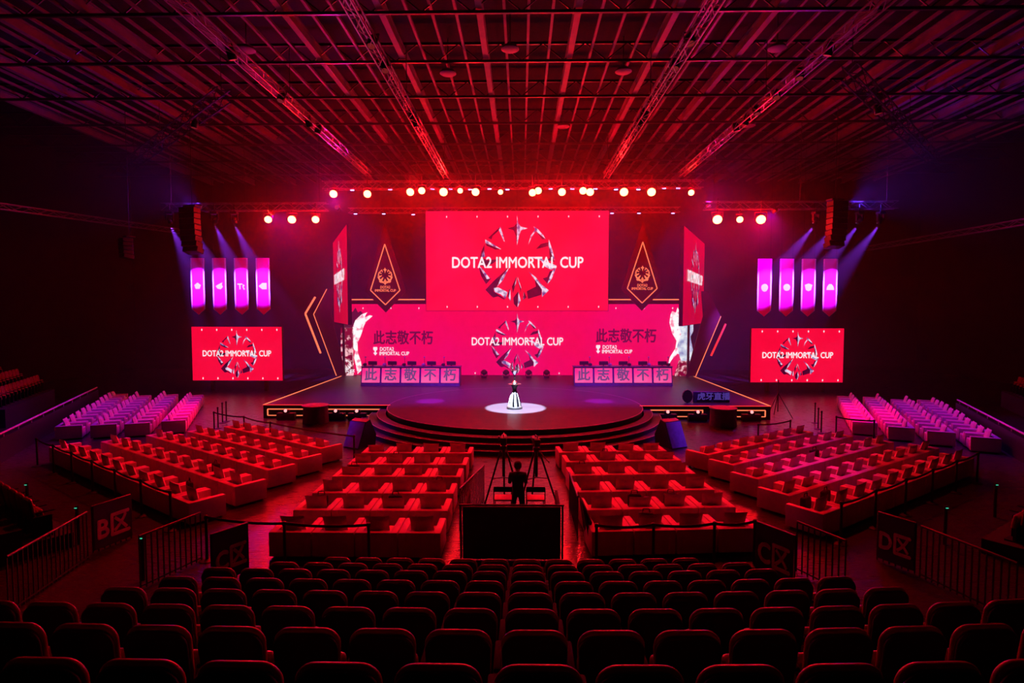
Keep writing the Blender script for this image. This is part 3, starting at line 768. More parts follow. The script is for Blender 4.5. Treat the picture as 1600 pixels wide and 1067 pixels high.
# ------------------------------------------------------------------ trusses
def truss_mesh(mb, a, b, w_=0.4, ch=0.05, step=0.5):
    a = Vector(a); b = Vector(b); d = b - a; L = d.length
    q = d.to_track_quat('Y', 'Z').to_matrix()
    cs = [q @ Vector((sx * w_ / 2, 0, sz * w_ / 2)) for sx, sz in ((-1, -1), (1, -1), (1, 1), (-1, 1))]
    for c in cs: mb.bar(a + c, b + c, ch)
    n = max(2, int(L / step))
    for i in range(n):
        p, r_ = a + d * (i / n), a + d * ((i + 1) / n)
        for j in range(4):
            c1, c2 = cs[j], cs[(j + 1) % 4]
            if i % 2: c1, c2 = c2, c1
            mb.bar(p + c1, r_ + c2, ch * 0.55)
def truss(label, a, b, w_=0.4, step=0.6, hang=(), cat='truss', m='steel', ch=0.05):
    a = Vector(a); b = Vector(b)
    t = thing('lighting_truss', label, cat, (a + b) / 2)
    o = -(a + b) / 2
    q = MB(); truss_mesh(q, a + o, b + o, w_, ch, step); q.build('lattice', M[m], t)
    for f in hang:
        p = a + (b - a) * f + o
        q = MB(); q.tube(p + Vector((0, 0, w_ / 2)), Vector((p.x, p.y, 17.45 - (a + b).z / 2)), 0.018, 6); q.build('hoist_cable', M['darksteel'], t)
    return t
YF = 40.0
zt = at_y(800, 289, YF).z
a = at_y(505, 289, YF).x; b = at_y(1098, 289, YF).x
truss('long horizontal truss over the stage front carrying the red spotlights', (a, YF, zt), (b, YF, zt), 0.5, 0.6, (0.02, 0.25, 0.5, 0.75, 0.98))
z2 = at_y(800, 326, 38.5).z
truss('horizontal side truss with three red spotlights, left of the stage', (at_y(255, 326, 36).x, 36, at_y(800, 326, 36).z + 0.15), (at_y(512, 326, 36).x, 36, at_y(800, 326, 36).z + 0.15), 0.45, 0.6, (0.05, 0.5, 0.95))
truss('horizontal side truss with three red spotlights, right of the stage', (at_y(1100, 326, 36).x, 36, at_y(800, 326, 36).z + 0.15), (at_y(1400, 326, 36).x, 36, at_y(800, 326, 36).z + 0.15), 0.45, 0.6, (0.05, 0.5, 0.95))
zz = at_y(800, 333, 43).z
truss('rear truss behind the hanging screens above the neon beams', (at_y(545, 333, 47).x, 47, zz + 0.9), (at_y(1062, 333, 47).x, 47, zz + 0.9), 0.4, 0.6, (0.1, 0.9))
# long trusses that run from above the audience to the stage
for (px, py, lab) in ((577, 272, 'outer left'), (697, 275, 'inner left'), (947, 275, 'inner right'), (1065, 272, 'outer right')):
    p = at_y(px, py, 39.5)
    truss('long ceiling truss running from the audience to the stage, %s of four' % lab, (p.x, 6, p.z), (p.x, 39.5, p.z), 0.32, 0.7, (0.3, 0.6, 0.98), ch=0.045)
SLANT = {}
for (p0, p1, lab) in (((350, 148), (205, 255), 'left'), ((1327, 112), (1460, 250), 'right')):
    a = at_z(*p0, 15.3); b = at_z(*p1, 15.3)
    SLANT[lab] = (a, b)
    truss('black slanting truss high over the %s seats' % lab, a, b, 0.55, 0.8, (0.02, 0.6, 0.95), m='black')
for s, lab in ((-1, 'left'), (1, 'right')):
    q = MB(); a = at_y(-30 if s < 0 else 1640, 318 if s < 0 else 340, 34); b = at_y(285 if s < 0 else 1355, 362 if s < 0 else 388, 50)
    truss('faint lattice beam high along the %s wall' % lab, a, b, 0.35, 0.8, (), m='steel')

# ------------------------------------------------------------------ red spotlights
def spotlight():
    t = thing('red_spotlight', 'x', 'stage light')
    b = MB(); b.tube((0, 0.0, 0), (0, 0.42, 0), 0.25, 18, 0.18); b.tube((0, 0.42, 0), (0, 0.55, 0), 0.14, 14, 0.1); b.build('body', M['black'], t)
    l_ = MB(); l_.tube((0, -0.012, 0), (0, -0.004, 0), 0.225, 20); l_.build('lens', M['lensred'], t)
    y_ = MB(); y_.box((-0.28, 0.2, 0.12), (0.03, 0.06, 0.42)); y_.box((0.28, 0.2, 0.12), (0.03, 0.06, 0.42)); y_.box((0, 0.2, 0.33), (0.58, 0.06, 0.03)); y_.tube((0, 0.2, 0.33), (0, 0.34, 1.0), 0.03)
    y_.build('yoke', M['darksteel'], t)
    return t
SP = spotlight(); sp_used = False
reds = [(521, 303, 1), (574, 303, 1), (641, 300, 1), (659, 298, .8), (693, 300, 1.2), (719, 298, .35), (743, 300, 1), (782, 300, .3), (832, 301, .9), (841, 298, .8), (878, 300, 1), (911, 298, .9), (922, 300, 1), (975, 300, 1.2), (1018, 300, 1.2), (1080, 301, .5)]
side = [(419, 343, .7), (456, 343, .9), (493, 343, .7), (1121, 343, 1.2), (1156, 343, .5), (1189, 343, 1.2)]
for i, (px, py, s) in enumerate(reds + side):
    Y = YF - 0.45 if i < 16 else 36.15
    p = at_y(px, py, Y)
    if i < 16: lab = 'glowing red spotlight on the main truss, %s' % side_rank(i, 16)
    else: lab = 'glowing red spotlight on the %s side truss, %s of three' % ('left' if i < 19 else 'right', ['leftmost', 'middle', 'rightmost'][(i - 16) % 3])
    if not sp_used: sp_used = True; o = SP; o['label'] = lab; o['group'] = 'red spotlights'
    else: o = dup(SP, p, 0, lab, 'red spotlights')
    tgt = Vector((p.x * 0.55, 14, 0.0)); v = tgt - p
    o.location = p
    sc = 0.62 + 0.5 * s
    o.scale = (sc, sc, sc)
    o.rotation_euler = (math.atan2(-v.z, math.hypot(v.x, v.y)) , 0, math.atan2(v.x, -v.y))
    lamp_light('red_wash', 'SPOT', p + v.normalized() * 0.06, tgt, 1350 * s, RED, 0.2, 110, 0.9)
    lamp_light('red_spill', 'POINT', p + v.normalized() * 0.42, None, 460 * s, RED, 0.12)
# small bluish down-lamps
def small_lamp():
    t = thing('small_lamp', 'x', 'stage light')
    b = MB(); b.rbox((0, 0, 0.12), (0.34, 0.2, 0.2), 0.03); b.build('housing', M['black'], t)
    l_ = MB(); l_.box((0, -0.101, 0.05), (0.26, 0.01, 0.07)); l_.build('lens', M['lensblue'], t)
    b = MB(); b.tube((0, 0, 0.2), (0, 0, 0.55), 0.02, 6); b.build('clamp', M['darksteel'], t)
    return t
SL = small_lamp(); first = True
smalls = [(551, 297), (610, 296), (676, 295), (704, 295), (735, 296), (765, 295), (793, 296), (860, 295), (894, 295), (930, 295), (962, 296), (997, 296), (1037, 294), (1059, 294)]
rear = [(556, 334), (600, 334), (646, 335), (956, 333), (998, 333), (1051, 333)]
for i, (px, py) in enumerate(smalls + rear):
    Y = YF + 0.25 if i < 14 else 46.8
    p = at_y(px, py, Y) - Vector((0, 0, 0.08))
    lab = ('small bluish white lamp on the main truss, %s' % side_rank(i, 14)) if i < 14 else 'tiny bluish lamp on the rear truss, %s' % side_rank(i - 14, 6)
    if first: o = SL; first = False; o.location = p; o['label'] = lab; o['group'] = 'small bluish lamps on the trusses'
    else: o = dup(SL, p, 0, lab, 'small bluish lamps on the trusses')
# violet beams behind the kites and over the stage
for (px, py) in ((558, 355), (646, 356), (995, 352), (1045, 352), (982, 388)):
    p = at_y(px, py, 46.2); q = at_y(px + (14 if px < 800 else -14), 475, 47.0)
    lamp_light('violet_beam', 'SPOT', p, q, 700, (0.45, 0.02, 0.9), 0.05, 22, 0.5)

# ------------------------------------------------------------------ line arrays
def line_array(lab, top_px, top_py, Y, n, w_, h_, sgn):
    p = at_y(top_px, top_py, Y)
    t = thing('line_array_speaker', lab, 'speaker', p)
    ang = 0; z = 0; y = 0
    q = MB(); q.box((0, 0.2, 0.1), (w_ * 0.8, 0.5, 0.08)); q.tube((0, 0.2, 0.1), (0, 0.2, 17.45 - p.z), 0.02, 6); q.build('rigging_frame', M['black'], t)
    for i in range(n):
        ang += R(2.4) * (i / n) * 2
        q = MB(); rot = Matrix.Rotation(-ang, 3, 'X') @ Matrix.Rotation(0, 3, 'Z')
        q.rbox((0, y, z - h_ / 2), (w_, 0.55, h_ - 0.02), 0.02, 1, rot); q.build('speaker_box', M['black'], t)
        z -= h_ * math.cos(ang); y += h_ * math.sin(ang)
    t.rotation_euler = (0, 0, sgn)
    return t
line_array('tall black line array speaker hanging left above the pink banners', 296, 324, 34, 8, 1.05, 0.335, R(-12))
line_array('tall black line array speaker hanging right above the pink banners', 1309, 314, 34, 8, 1.0, 0.335, R(12))
line_array('small line array speaker hanging far left in the dark', 196, 372, 34, 5, 0.7, 0.24, R(-35))

# ------------------------------------------------------------------ desks
def desk(lab, px0, px1, sgn):
    a = dk(px0, 603); b = dk(px1, 603); Y = (a.y + b.y) / 2; wd = b.x - a.x
    t = thing('player_desk', lab, 'desk', ((a.x + b.x) / 2, Y, DZ + 0.002), R(0.8 * sgn))
    H = 1.22; lean = 0.22
    q = MB(); P = [(-0.0, 0), (0.95, 0), (0.95, H), (lean, H)]
    vs = [(-wd / 2, y, z) for y, z in P] + [(wd / 2, y, z) for y, z in P]
    q.add(vs, [(0, 1, 2, 3), (7, 6, 5, 4), (0, 4, 5, 1), (1, 5, 6, 2), (2, 6, 7, 3), (3, 7, 4, 0)]); q.build('body', M['deskbody'], t)
    q = MB(); q.box((0, 0.56, H + 0.03), (wd + 0.06, 0.86, 0.05)); q.build('top', M['deskbody'], t)
    tilt = math.atan2(lean, H)
    for k in range(5):
        x = -wd / 2 + wd * (k + 0.5) / 5; pw = wd / 5 - 0.13; ph = 0.96
        q = MB(); q.box((0, 0, 0), (pw, 0.02, ph))
        o = q.build('front_panel', M['deskpink'], t); o.location = (x, lean * 0.56 - 0.014, H * 0.56); o.rotation_euler = (-tilt, 0, 0)
        text_mesh('lettering', '此志敬不朽'[k], 0.86, M['deskink'], o, (0, -0.02, 0.0), bold=0.026, extrude=0.003)
    return t, wd, Y
mon = None; cami = None; mi = 0
for lab, x0, x1, sg, dn in (('long player desk with five pink lettered panels, left of the trophy', 563, 718.5, -1, 'left'), ('long player desk with five pink lettered panels, right of the trophy', 897, 1051, 1, 'right')):
    t, wd, Y = desk(lab, x0, x1, sg)
    for k in range(5):
        x = t.location.x - wd / 2 + wd * (k + 0.5) / 5; z = DZ + 0.002 + 1.22 + 0.056
        lab_ = 'gaming monitor seen from behind on the %s player desk, %s' % (dn, side_rank(k, 5))
        if mon is None:
            mon = thing('monitor', lab_, 'monitor', group='monitors on the player desks')
            q = MB(); q.rbox((0, 0, 0.20), (0.62, 0.12, 0.26), 0.04); q.build('screen_back', M['black'], mon)
            q = MB(); q.box((0, 0.03, 0.12), (0.08, 0.04, 0.2)); q.box((0, 0.02, 0.01), (0.3, 0.2, 0.02)); q.build('stand', M['darksteel'], mon)
            m0 = mon
        else: m0 = dup(mon, (0, 0, 0), 0, lab_)
        m0.location = (x + 0.05, Y + 0.45, z); m0.rotation_euler = (R(0), 0, sg * R(8))
        lab_ = 'small webcam on a stalk on the %s player desk, %s' % (dn, side_rank(k, 5))
        if cami is None:
            cami = thing('webcam', lab_, 'camera', group='webcams on the player desks')
            q = MB(); q.tube((0, 0, 0), (0, 0, 0.55), 0.015, 6); q.box((0, 0, 0.01), (0.14, 0.14, 0.02)); q.build('stalk', M['darksteel'], cami)
            q = MB(); q.sphere((0, 0, 0.60), 0.06, 6); q.build('camera_head', M['white'], cami); c0 = cami
        else: c0 = dup(cami, (0, 0, 0), 0, lab_)
        c0.location = (x - 0.42 * (-sg), Y + 0.4, z)
        q = MB(); q.rbox((0, 0, 0.10), (0.22, 0.24, 0.18), 0.06, 3); q.tube((-0.11, 0, 0.12), (-0.16, -0.06, 0.03), 0.02, 6)
        o = q.build('headset', M['white' if k % 2 else 'black']); o.location = (x + 0.48 * (-sg) * -1 * sg * sg, Y + 0.5, z + 0.005)
        tag(o, 'gaming headset lying on the %s player desk, %s' % (dn, side_rank(k, 5)), 'headset', 'headsets on the player desks')
# moving heads on the deck
fm = None
for k, px in enumerate((757, 791, 826, 853.5)):
    p = dk(px, 589); lab = 'round moving head lamp on the deck before the led wall, %s' % side_rank(k, 4)
    if fm is None:
        fm = thing('floor_moving_head', lab, 'stage light', group='moving heads on the deck')
        q = MB(); q.rbox((0, 0, 0.07), (0.4, 0.4, 0.14), 0.03); q.build('base', M['black'], fm)
        q = MB(); q.box((-0.22, 0, 0.3), (0.05, 0.14, 0.34)); q.box((0.22, 0, 0.3), (0.05, 0.14, 0.34)); q.build('yoke', M['black'], fm)
        q = MB(); q.sphere((0, 0, 0.40), 0.215, 10); q.build('head', M['black'], fm)
        q = MB(); q.tube((0, -0.17, 0.46), (0, -0.2, 0.475), 0.11, 14); q.build('lens', M['darksteel'], fm); o = fm
    else: o = dup(fm, (0, 0, 0), 0, lab)
    o.location = (p.x, 42.6, DZ + 0.002)

# ------------------------------------------------------------------ trophy
p = dk(804, 638.5)
t = thing('trophy_pedestal', 'fluted white and black pedestal under the trophy, centre of round stage', 'pedestal', (p.x, p.y, DZ + 0.013))
q = MB(); q.lathe([(0.37, 0), (0.40, 0.03), (0.40, 0.09), (0.36, 0.12)], 24); q.build('plinth', M['black'], t)
q = MB(); q.lathe([(0.32, 0.12), (0.30, 0.3), (0.22, 0.6), (0.14, 0.86)], 48, fn=lambda r, z, k: r * (1.06 if k % 6 < 3 else 0.93))
for i, f in enumerate(q.f):
    q.mi[i] = 0 if (f[0] % 6) < 3 else 1
q.build('fluted_skirt', [mat('flute_white', (0.28, 0.28, 0.30), 0.5), mat('flute_black', (0.002, 0.002, 0.003), 0.5, spec=0.1)], t)
q = MB(); q.lathe([(0.13, 0.86), (0.10, 0.95), (0.12, 1.05), (0.17, 1.20)], 24); q.build('neck', M['black'], t)
q = MB(); q.lathe([(0.17, 1.20), (0.33, 1.22), (0.34, 1.25), (0.30, 1.262)], 32); q.build('plate', M['chrome'], t)
tz = DZ + 0.013 + 1.264
t = thing('trophy', 'silver cup trophy with pronged crown standing on the fluted pedestal', 'trophy', (p.x, p.y, tz)); t.scale = (1.15, 1.15, 1.0)
q = MB(); q.lathe([(0.17, 0), (0.13, 0.05), (0.07, 0.14), (0.045, 0.2), (0.06, 0.26), (0.045, 0.3), (0.04, 0.42), (0.09, 0.5), (0.13, 0.58), (0.17, 0.66), (0.15, 0.665), (0.05, 0.6)], 24); q.build('cup', M['chrome'], t)
q = MB()
for k in range(6):
    a = 2 * PI * k / 6 + 0.2; c_, s_ = math.cos(a), math.sin(a)
    q.bar((c_ * 0.16, s_ * 0.16, 0.62), (c_ * 0.20, s_ * 0.20, 0.76), 0.035, 0.02); q.tube((c_ * 0.20, s_ * 0.20, 0.75), (c_ * 0.13, s_ * 0.13, 0.92), 0.02, 6, 0.003)
q.build('crown', M['chrome'], t)
lamp_light('trophy_spot', 'SPOT', (p.x + 0.3, p.y - 5.5, 13.2), (p.x + 0.05, p.y + 0.12, DZ), 230000, (0.75, 0.82, 1.0), 0.06, 13.2, 0.18)

# ------------------------------------------------------------------ things before the stage
for (px, py, lab) in ((493, 632.5, 'round draped table with purple top before the left stage wing'), (1130, 636.5, 'round draped table with purple top before the right stage wing')):
    p = at_z(px, py, 0.9)
    t = thing('draped_table', lab, 'table', (p.x, p.y, 0))
    q = MB(); q.lathe([(0.63, 0.01), (0.61, 0.4), (0.60, 0.86)], 48, fn=lambda r, z, k: r * (1 + (0.03 if k % 4 < 2 else 0) * (1 - z))); q.build('drape', M['drape'], t)
    q = MB(); q.lathe([(0.62, 0.86), (0.66, 0.865), (0.66, 0.9), (0.64, 0.905)], 36); q.build('table_top', M['tabletop'], t)
first = None
for k, (px, side_) in enumerate(((447, 'left'), (525, 'left'), (558, 'left'), (1043, 'right'), (1090, 'right'), (1174, 'right'))):
    x = at_y(px, 640, FRONT - 0.45).x; lab = 'black floor flood light before the %s stage wing, %s of three' % (side_, ['leftmost', 'middle', 'rightmost'][k % 3])
    if first is None:
        first = thing('flood_light', lab, 'stage light', group='flood lights before the stage')
        q = MB(); q.rbox((0, 0, 0.2), (0.95, 0.3, 0.36), 0.03); q.build('case', M['black'], first)
        q = MB(); q.rbox((0, -0.02, 0.46), (0.36, 0.2, 0.18), 0.05, 3); q.build('lamp_head', M['black'], first)
        q = MB(); q.sphere((0, -0.10, 0.50), 0.085, 8); q.build('bulb', emit('bulb_pink', (1, 0.35, 0.35), 1.6), first)
        q = MB(); q.box((0, -0.1, 0.01), (0.7, 0.3, 0.02)); q.build('foot', M['black'], first); o = first
    else: o = dup(first, (0, 0, 0), 0, lab)
    o.location = (x, FRONT - 0.42, 0)
for (px, py, rz, lab) in ((575, 690, R(-28), 'big slanted floor monitor speaker left of the round stage'), (1036, 690, R(28), 'big slanted floor monitor speaker right of the round stage')):
    p = at_z(px, py, 0)
    t = thing('wedge_monitor', lab, 'speaker', (p.x + (-0.12 if px < 800 else 0.12), p.y - 0.75, 0), rz)
    q = MB(); P = [(-0.55, 0.0), (0.45, 0.0), (0.50, 0.45), (0.15, 1.12), (-0.10, 1.05)]
    vs = [(-0.42, y, z) for y, z in P] + [(0.42, y, z) for y, z in P]; n = 5
    q.add(vs, [tuple(range(n)), tuple(range(n, 2 * n))[::-1]] + [(k, (k + 1) % n, n + (k + 1) % n, n + k) for k in range(n)]); q.build('cabinet', M['black'], t)
    q = MB(); a_ = Vector((0, -0.55, 0.0)); b_ = Vector((0, -0.10, 1.05)); d_ = (b_ - a_)
    rot = d_.to_track_quat('Z', 'Y').to_matrix(); q.box((a_ + b_) / 2 + Vector((0, -0.02, 0.01)), (0.8, 0.02, d_.length * 0.94), rot); q.build('grille', M['wedge'], t)
# sign on the stage edge
p = dk(1108, 631.5); w_ = 78 * p.y / F; u = p.y / F
t = thing('stage_sign', 'low violet lettered sign standing on the right front of the stage', 'sign', (p.x, p.y + 0.35, DZ + 0.002), R(0))
q = MB(); q.rbox((0.25, 0.08, 0.32), (w_ * 0.74, 0.12, 0.6), 0.03, 1); q.build('board', M['signnavy'], t)
pts = [(-38.5*u + 16*u * (0.5 + 0.5 * math.cos(R(30 * k))) , 0.36 + 11*u * math.sin(R(30 * k)) * 0.95) for k in range(12)]
q = MB(); q.prism(pts, 0.14); q.build('round_end_board', M['black'], t)
text_mesh('lettering', '虎牙直播', 0.42, M['added_letter_glow'], t, (0.35, 0.0, 0.34), width=1.75, bold=0.01, extrude=0.01)

# ------------------------------------------------------------------ camera position between the centre blocks
def tripod_cam(lab, px, py_foot, h, rz):
    p = at_z(px, py_foot, 0)
    t = thing('camera_tripod', lab + ' tripod behind the black guard screen', 'tripod', (p.x, p.y, 0), rz)
    for k in range(3):
        a = R(90 + 120 * k)
        q = MB(); q.tube((math.cos(a) * 0.62, math.sin(a) * 0.62, 0.02), (math.cos(a) * 0.1, math.sin(a) * 0.1, h - 0.42), 0.028, 8); q.build('leg', M['black'], t)
    q = MB(); q.tube((0, 0, 0.75), (0, 0, h - 0.36), 0.045, 10); q.rbox((0, 0, h - 0.34), (0.2, 0.2, 0.12), 0.03); q.build('head', M['black'], t)
    q = MB()
    for k in range(3):
        a = R(90 + 120 * k); q.tube((0, 0, 0.72), (math.cos(a) * 0.36, math.sin(a) * 0.36, 0.72), 0.015, 6)
    q.build('spreader', M['darksteel'], t)
    q = MB(); q.tube((0.05, -0.1, h - 0.36), (0.25, -0.6, h - 0.6), 0.014, 6); q.build('pan_handle', M['black'], t)
    c = thing('video_camera', lab + ' video camera on its tripod, pointed at the stage', 'camera', (p.x, p.y, h - 0.27), rz)
    q = MB(); q.rbox((0, 0, 0.14), (0.18, 0.42, 0.22), 0.03, 2); q.build('body', M['black'], c)
    q = MB(); q.tube((0, 0.2, 0.15), (0, 0.48, 0.15), 0.07, 16, 0.09); q.build('lens', M['darksteel'], c)
    q = MB(); q.tube((0, -0.12, 0.32), (0, 0.16, 0.32), 0.018, 8); q.box((0, -0.12, 0.28), (0.02, 0.02, 0.09)); q.box((0, 0.15, 0.28), (0.02, 0.02, 0.09)); q.build('handle', M['black'], c)
    q = MB(); q.rbox((-0.13, -0.16, 0.24), (0.04, 0.18, 0.13), 0.01, 1); q.build('viewfinder', M['darksteel'], c)
tripod_cam('left black', 787, 783, 1.95, 0)
tripod_cam('right black', 838, 783, 1.9, R(10))
# low black screened guard in front of the camera operators
t = thing('black_guard_screen', 'low black covered guard rail before the camera operators', 'guard rail', (-0.22, 12.75, 0))
q = MB(); q.rbox((0, 0, 0.62), (2.2, 0.08, 1.2), 0.02, 1); q.box((-1.07, 0.6, 0.62), (0.06, 1.2, 1.2)); q.box((1.07, 0.6, 0.62), (0.06, 1.2, 1.2)); q.build('cover', M['blackfab'], t)
q = MB(); q.tube((-1.18, -0.05, 1.27), (1.18, -0.05, 1.27), 0.022, 10); q.tube((-1.14, -0.05, 0), (-1.14, -0.05, 1.27), 0.022, 8); q.tube((1.14, -0.05, 0), (1.14, -0.05, 1.27), 0.022, 8); q.build('rail', M['darksteel'], t)
for k, (px, lab) in enumerate(((786, 'left'), (837, 'right'))):
    x = at_y(px, 785, 13.9).x
    t = thing('tall_chair', '%s tall dark chair with pale seat behind the black guard screen' % lab, 'chair', (x, 13.9, 0))
    q = MB(); q.rbox((0, 0.2, 0.98), (0.44, 0.42, 0.05), 0.02); q.build('seat', M['cream'], t)
    q = MB(); q.rbox((0, -0.05, 1.27), (0.46, 0.03, 0.13), 0.012); q.build('backrest', M['blackfab'], t)
    for sx in (-1, 1):
        q = MB(); q.tube((sx * 0.225, -0.05, 1.3), (sx * 0.225, -0.02, 0.0), 0.013, 6); q.build('leg', M['darksteel'], t)
        q = MB(); q.tube((sx * 0.21, 0.38, 0.98), (sx * 0.21, 0.40, 0.0), 0.013, 6); q.build('leg', M['darksteel'], t)

# camera operator seen from behind
def person(lab, loc, rz):
    t = thing('person', lab, 'person', loc, rz)
    V = []; E = []; RAD = []
    def add(p, r, par=None):
        V.append(p); RAD.append(r); i = len(V) - 1
        if par is not None: E.append((par, i))
        return i
    pel = add((0, 0, 0.96), 0.15)
    wst = add((0, 0.0, 1.12), 0.135, pel); chs = add((0, 0.02, 1.30), 0.16, wst); nk = add((0, 0.02, 1.46), 0.065, chs)
    for s in (-1, 1):
        hp = add((s * 0.10, 0, 0.88), 0.10, pel); kn = add((s * 0.12, 0.02, 0.50), 0.065, hp); an = add((s * 0.13, -0.02, 0.10), 0.042, kn); add((s * 0.14, 0.15, 0.045), 0.038, an)
        sh = add((s * 0.19, 0.02, 1.40), 0.065, chs); el = add((s * 0.215, 0.10, 1.14), 0.048, sh); wr = add((s * 0.16, 0.34, 1.20), 0.032, el); pa = add((s * 0.15, 0.41, 1.215), 0.036, wr)
        for f in range(4):
            k1 = add((s * (0.155 + 0.018 * f), 0.47, 1.235), 0.010, pa); k2 = add((s * (0.155 + 0.018 * f), 0.50 - 0.004 * f, 1.215), 0.009, k1); add((s * (0.157 + 0.017 * f), 0.485, 1.19), 0.008, k2)
        th = add((s * 0.145, 0.43, 1.20), 0.011, pa); add((s * 0.13, 0.465, 1.185), 0.009, th)
    me = bpy.data.meshes.new('body'); me.from_pydata(V, E, [])
    o = bpy.data.objects.new('body', me); C.objects.link(o)
    md = o.modifiers.new('skin', 'SKIN'); md.use_smooth_shade = True
    for i, r in enumerate(RAD): me.skin_vertices[0].data[i].radius = (r, r)
    me.skin_vertices[0].data[0].use_root = True
    o.modifiers.new('sub', 'SUBSURF').levels = 1
    o.modifiers['sub'].render_levels = 1
    me.materials.append(M['blackfab'])
    o.parent = t
    q = MB(); q.lathe([(0.03, -0.13), (0.06, -0.11), (0.075, -0.05), (0.085, 0.02), (0.08, 0.07), (0.05, 0.11), (0.005, 0.125)], 20, (0, 0.035, 1.60)); q.prism([(-0.012, -0.03), (0.012, -0.03), (0, 0.03)], 0.04, Matrix.Translation((0, 0.10, 1.59)))
    for s in (-1, 1): q.sphere((s * 0.086, 0.03, 1.59), 0.022, 5); q.sphere((s * 0.03, 0.108, 1.62), 0.012, 5)
    q.box((0, 0.11, 1.54), (0.045, 0.012, 0.01)); q.build('head', M['skin'], t)
    q = MB(); q.lathe([(0.07, -0.06), (0.092, -0.02), (0.10, 0.04), (0.09, 0.09), (0.06, 0.125), (0.005, 0.14)], 20, (0, 0.012, 1.61)); q.build('hair', M['hair'], t)
    return t
pp = at_z(809, 824, 0)
person('person in dark clothes standing behind the video cameras, seen from behind', (pp.x, pp.y, 0), 0)

# ------------------------------------------------------------------ rails, belts, signs
def bar_rail(lab, a, b, h=1.1, top=None, sheet=None, sign=None, gap=0.13, z0=0.0):
    a = Vector((a[0], a[1], z0)); b = Vector((b[0], b[1], z0)); d = b - a; L = d.length; rz = math.atan2(d.y, d.x)
    t = thing('guard_rail', lab, 'guard rail', a, rz)
    q = MB(); q.tube((0, 0, h), (L, 0, h), 0.026, 10); q.build('handrail', M['darksteel'], t)
    q = MB(); q.box((L / 2, 0, 0.08), (L, 0.03, 0.03)); n = max(2, int(L / gap))
    for k in range(n + 1): q.box((L * k / n, 0, h / 2), (0.022, 0.022, h - 0.02))
    q.build('bars', M['black'], t)
    if sign:
        q = MB(); q.rbox((L / 2, -0.035, h * 0.55), (L, 0.03, h * 0.95), 0.01, 1); q.build('sign_board', M['signnavy'], t)
        text_mesh('lettering', sign, L * 0.66, M['signletter'], t, (L / 2, -0.056, h * 0.45), width=L * 0.86, bold=0.02)
    return t
g = lambda x, y, z=1.1: at_z(x, y, z)
def rail_px(lab, p0, p1, sign=None, h=1.1):
    a, b = g(p0[0], p0[1], h), g(p1[0], p1[1], h); bar_rail(lab, (a.x, a.y), (b.x, b.y), h, sign=sign)
rail_px('black guard panel lettered for block B, left of the theatre seats', (143, 792), (203, 773), 'B区')
rail_px('black guard panel lettered for block C, left of the theatre seats', (329, 836), (386, 817), 'C区')
rail_px('black guard panel lettered for block C, right of the theatre seats', (1184, 815), (1243, 838), 'C区')
rail_px('black guard panel lettered for block D, right of the theatre seats', (1373, 800), (1432, 818), 'D区')
rail_px('dark barred rail between the two left lettered panels', (217, 838), (313, 801))
rail_px('dark barred rail between the two right lettered panels', (1246, 815), (1322, 845))
rail_px('dark barred rail at the foot of the left tribune', (10, 870), (135, 800))
rail_px('dark barred rail at the foot of the right tribune', (1440, 822), (1590, 880))
rail_px('barred rail with shiny handrail right of the centre-left armchairs', (718, 764), (756, 727))
rail_px('barred rail with shiny handrail left of the centre-right armchairs', (903, 776), (890, 738))
# cloth thrown over the right aisle rail
a = g(893, 775); 
q = MB()
rows = []
for j in range(9):
    for i in range(7):
        u_ = i / 6 - 0.5; s_ = (j - 4) / 4
        rows.append((s_ * 0.10 + 0.05 * math.sin(i * 1.7) * abs(s_) + 0.28 * abs(s_), u_ * 0.9 + 0.03 * math.sin(j * 1.3), 1.17 - 0.95 * abs(s_) ** 1.2 + 0.02 * math.sin(i * 2.1)))
fs = [(j * 7 + i, j * 7 + i + 1, (j + 1) * 7 + i + 1, (j + 1) * 7 + i) for j in range(8) for i in range(6)]
q.add(rows, fs, True); o = q.build('draped_coat', M['blackfab'])
o.location = (at_z(900, 772, 1.1).x + 0.05, at_z(900, 772, 1.1).y - 0.35, 0)
sd = o.modifiers.new('s', 'SOLIDIFY'); sd.thickness = 0.03
tag(o, 'black coat thrown over the rail left of the centre-right armchairs', 'coat')

# belt barriers
post = None
def place_post(p, lab, grp):
    global post
    if post is None:
        post = thing('belt_post', lab, 'barrier post', p, group=grp)
        q = MB(); q.tube((0, 0, 0.02), (0, 0, 0.95), 0.032, 12); q.build('pole', M['black'], post)
        q = MB(); q.lathe([(0.17, 0), (0.17, 0.015), (0.05, 0.04)], 20); q.build('base', M['black'], post)
        q = MB(); q.lathe([(0.04, 0.95), (0.045, 0.97), (0.04, 1.03), (0.01, 1.045)], 12); q.build('belt_head', M['black'], post)
        return post
    o = dup(post, p, 0, lab, grp); return o
def belt(a, b, lab):
    a = Vector(a); b = Vector(b); d = b - a; q = MB(); n = 6
    for k in range(n):
        f0, f1 = k / n, (k + 1) / n; sag = lambda f: -0.05 * 4 * f * (1 - f)
        q.bar(a + d * f0 + Vector((0, 0, sag(f0))), a + d * f1 + Vector((0, 0, sag(f1))), 0.006, 0.06)
    o = q.build('barrier_belt', M['black']); tag(o, lab, 'barrier belt', 'belts strung between the black posts')
def belt_line(pts, name, joins=None):
    n = len(pts)
    for i, p in enumerate(pts):
        place_post((p[0], p[1], 0), 'black belt barrier post %s, %s' % (name, side_rank(i, n) if n > 1 else 'standing alone'), 'belt barrier posts')
    for i in range(n - 1):
        if joins and i in joins: continue
        belt((pts[i][0], pts[i][1], 0.99), (pts[i + 1][0], pts[i + 1][1], 0.99), 'black belt strung %s, %s span' % (name, side_rank(i, n - 1) if n > 2 else 'only'))
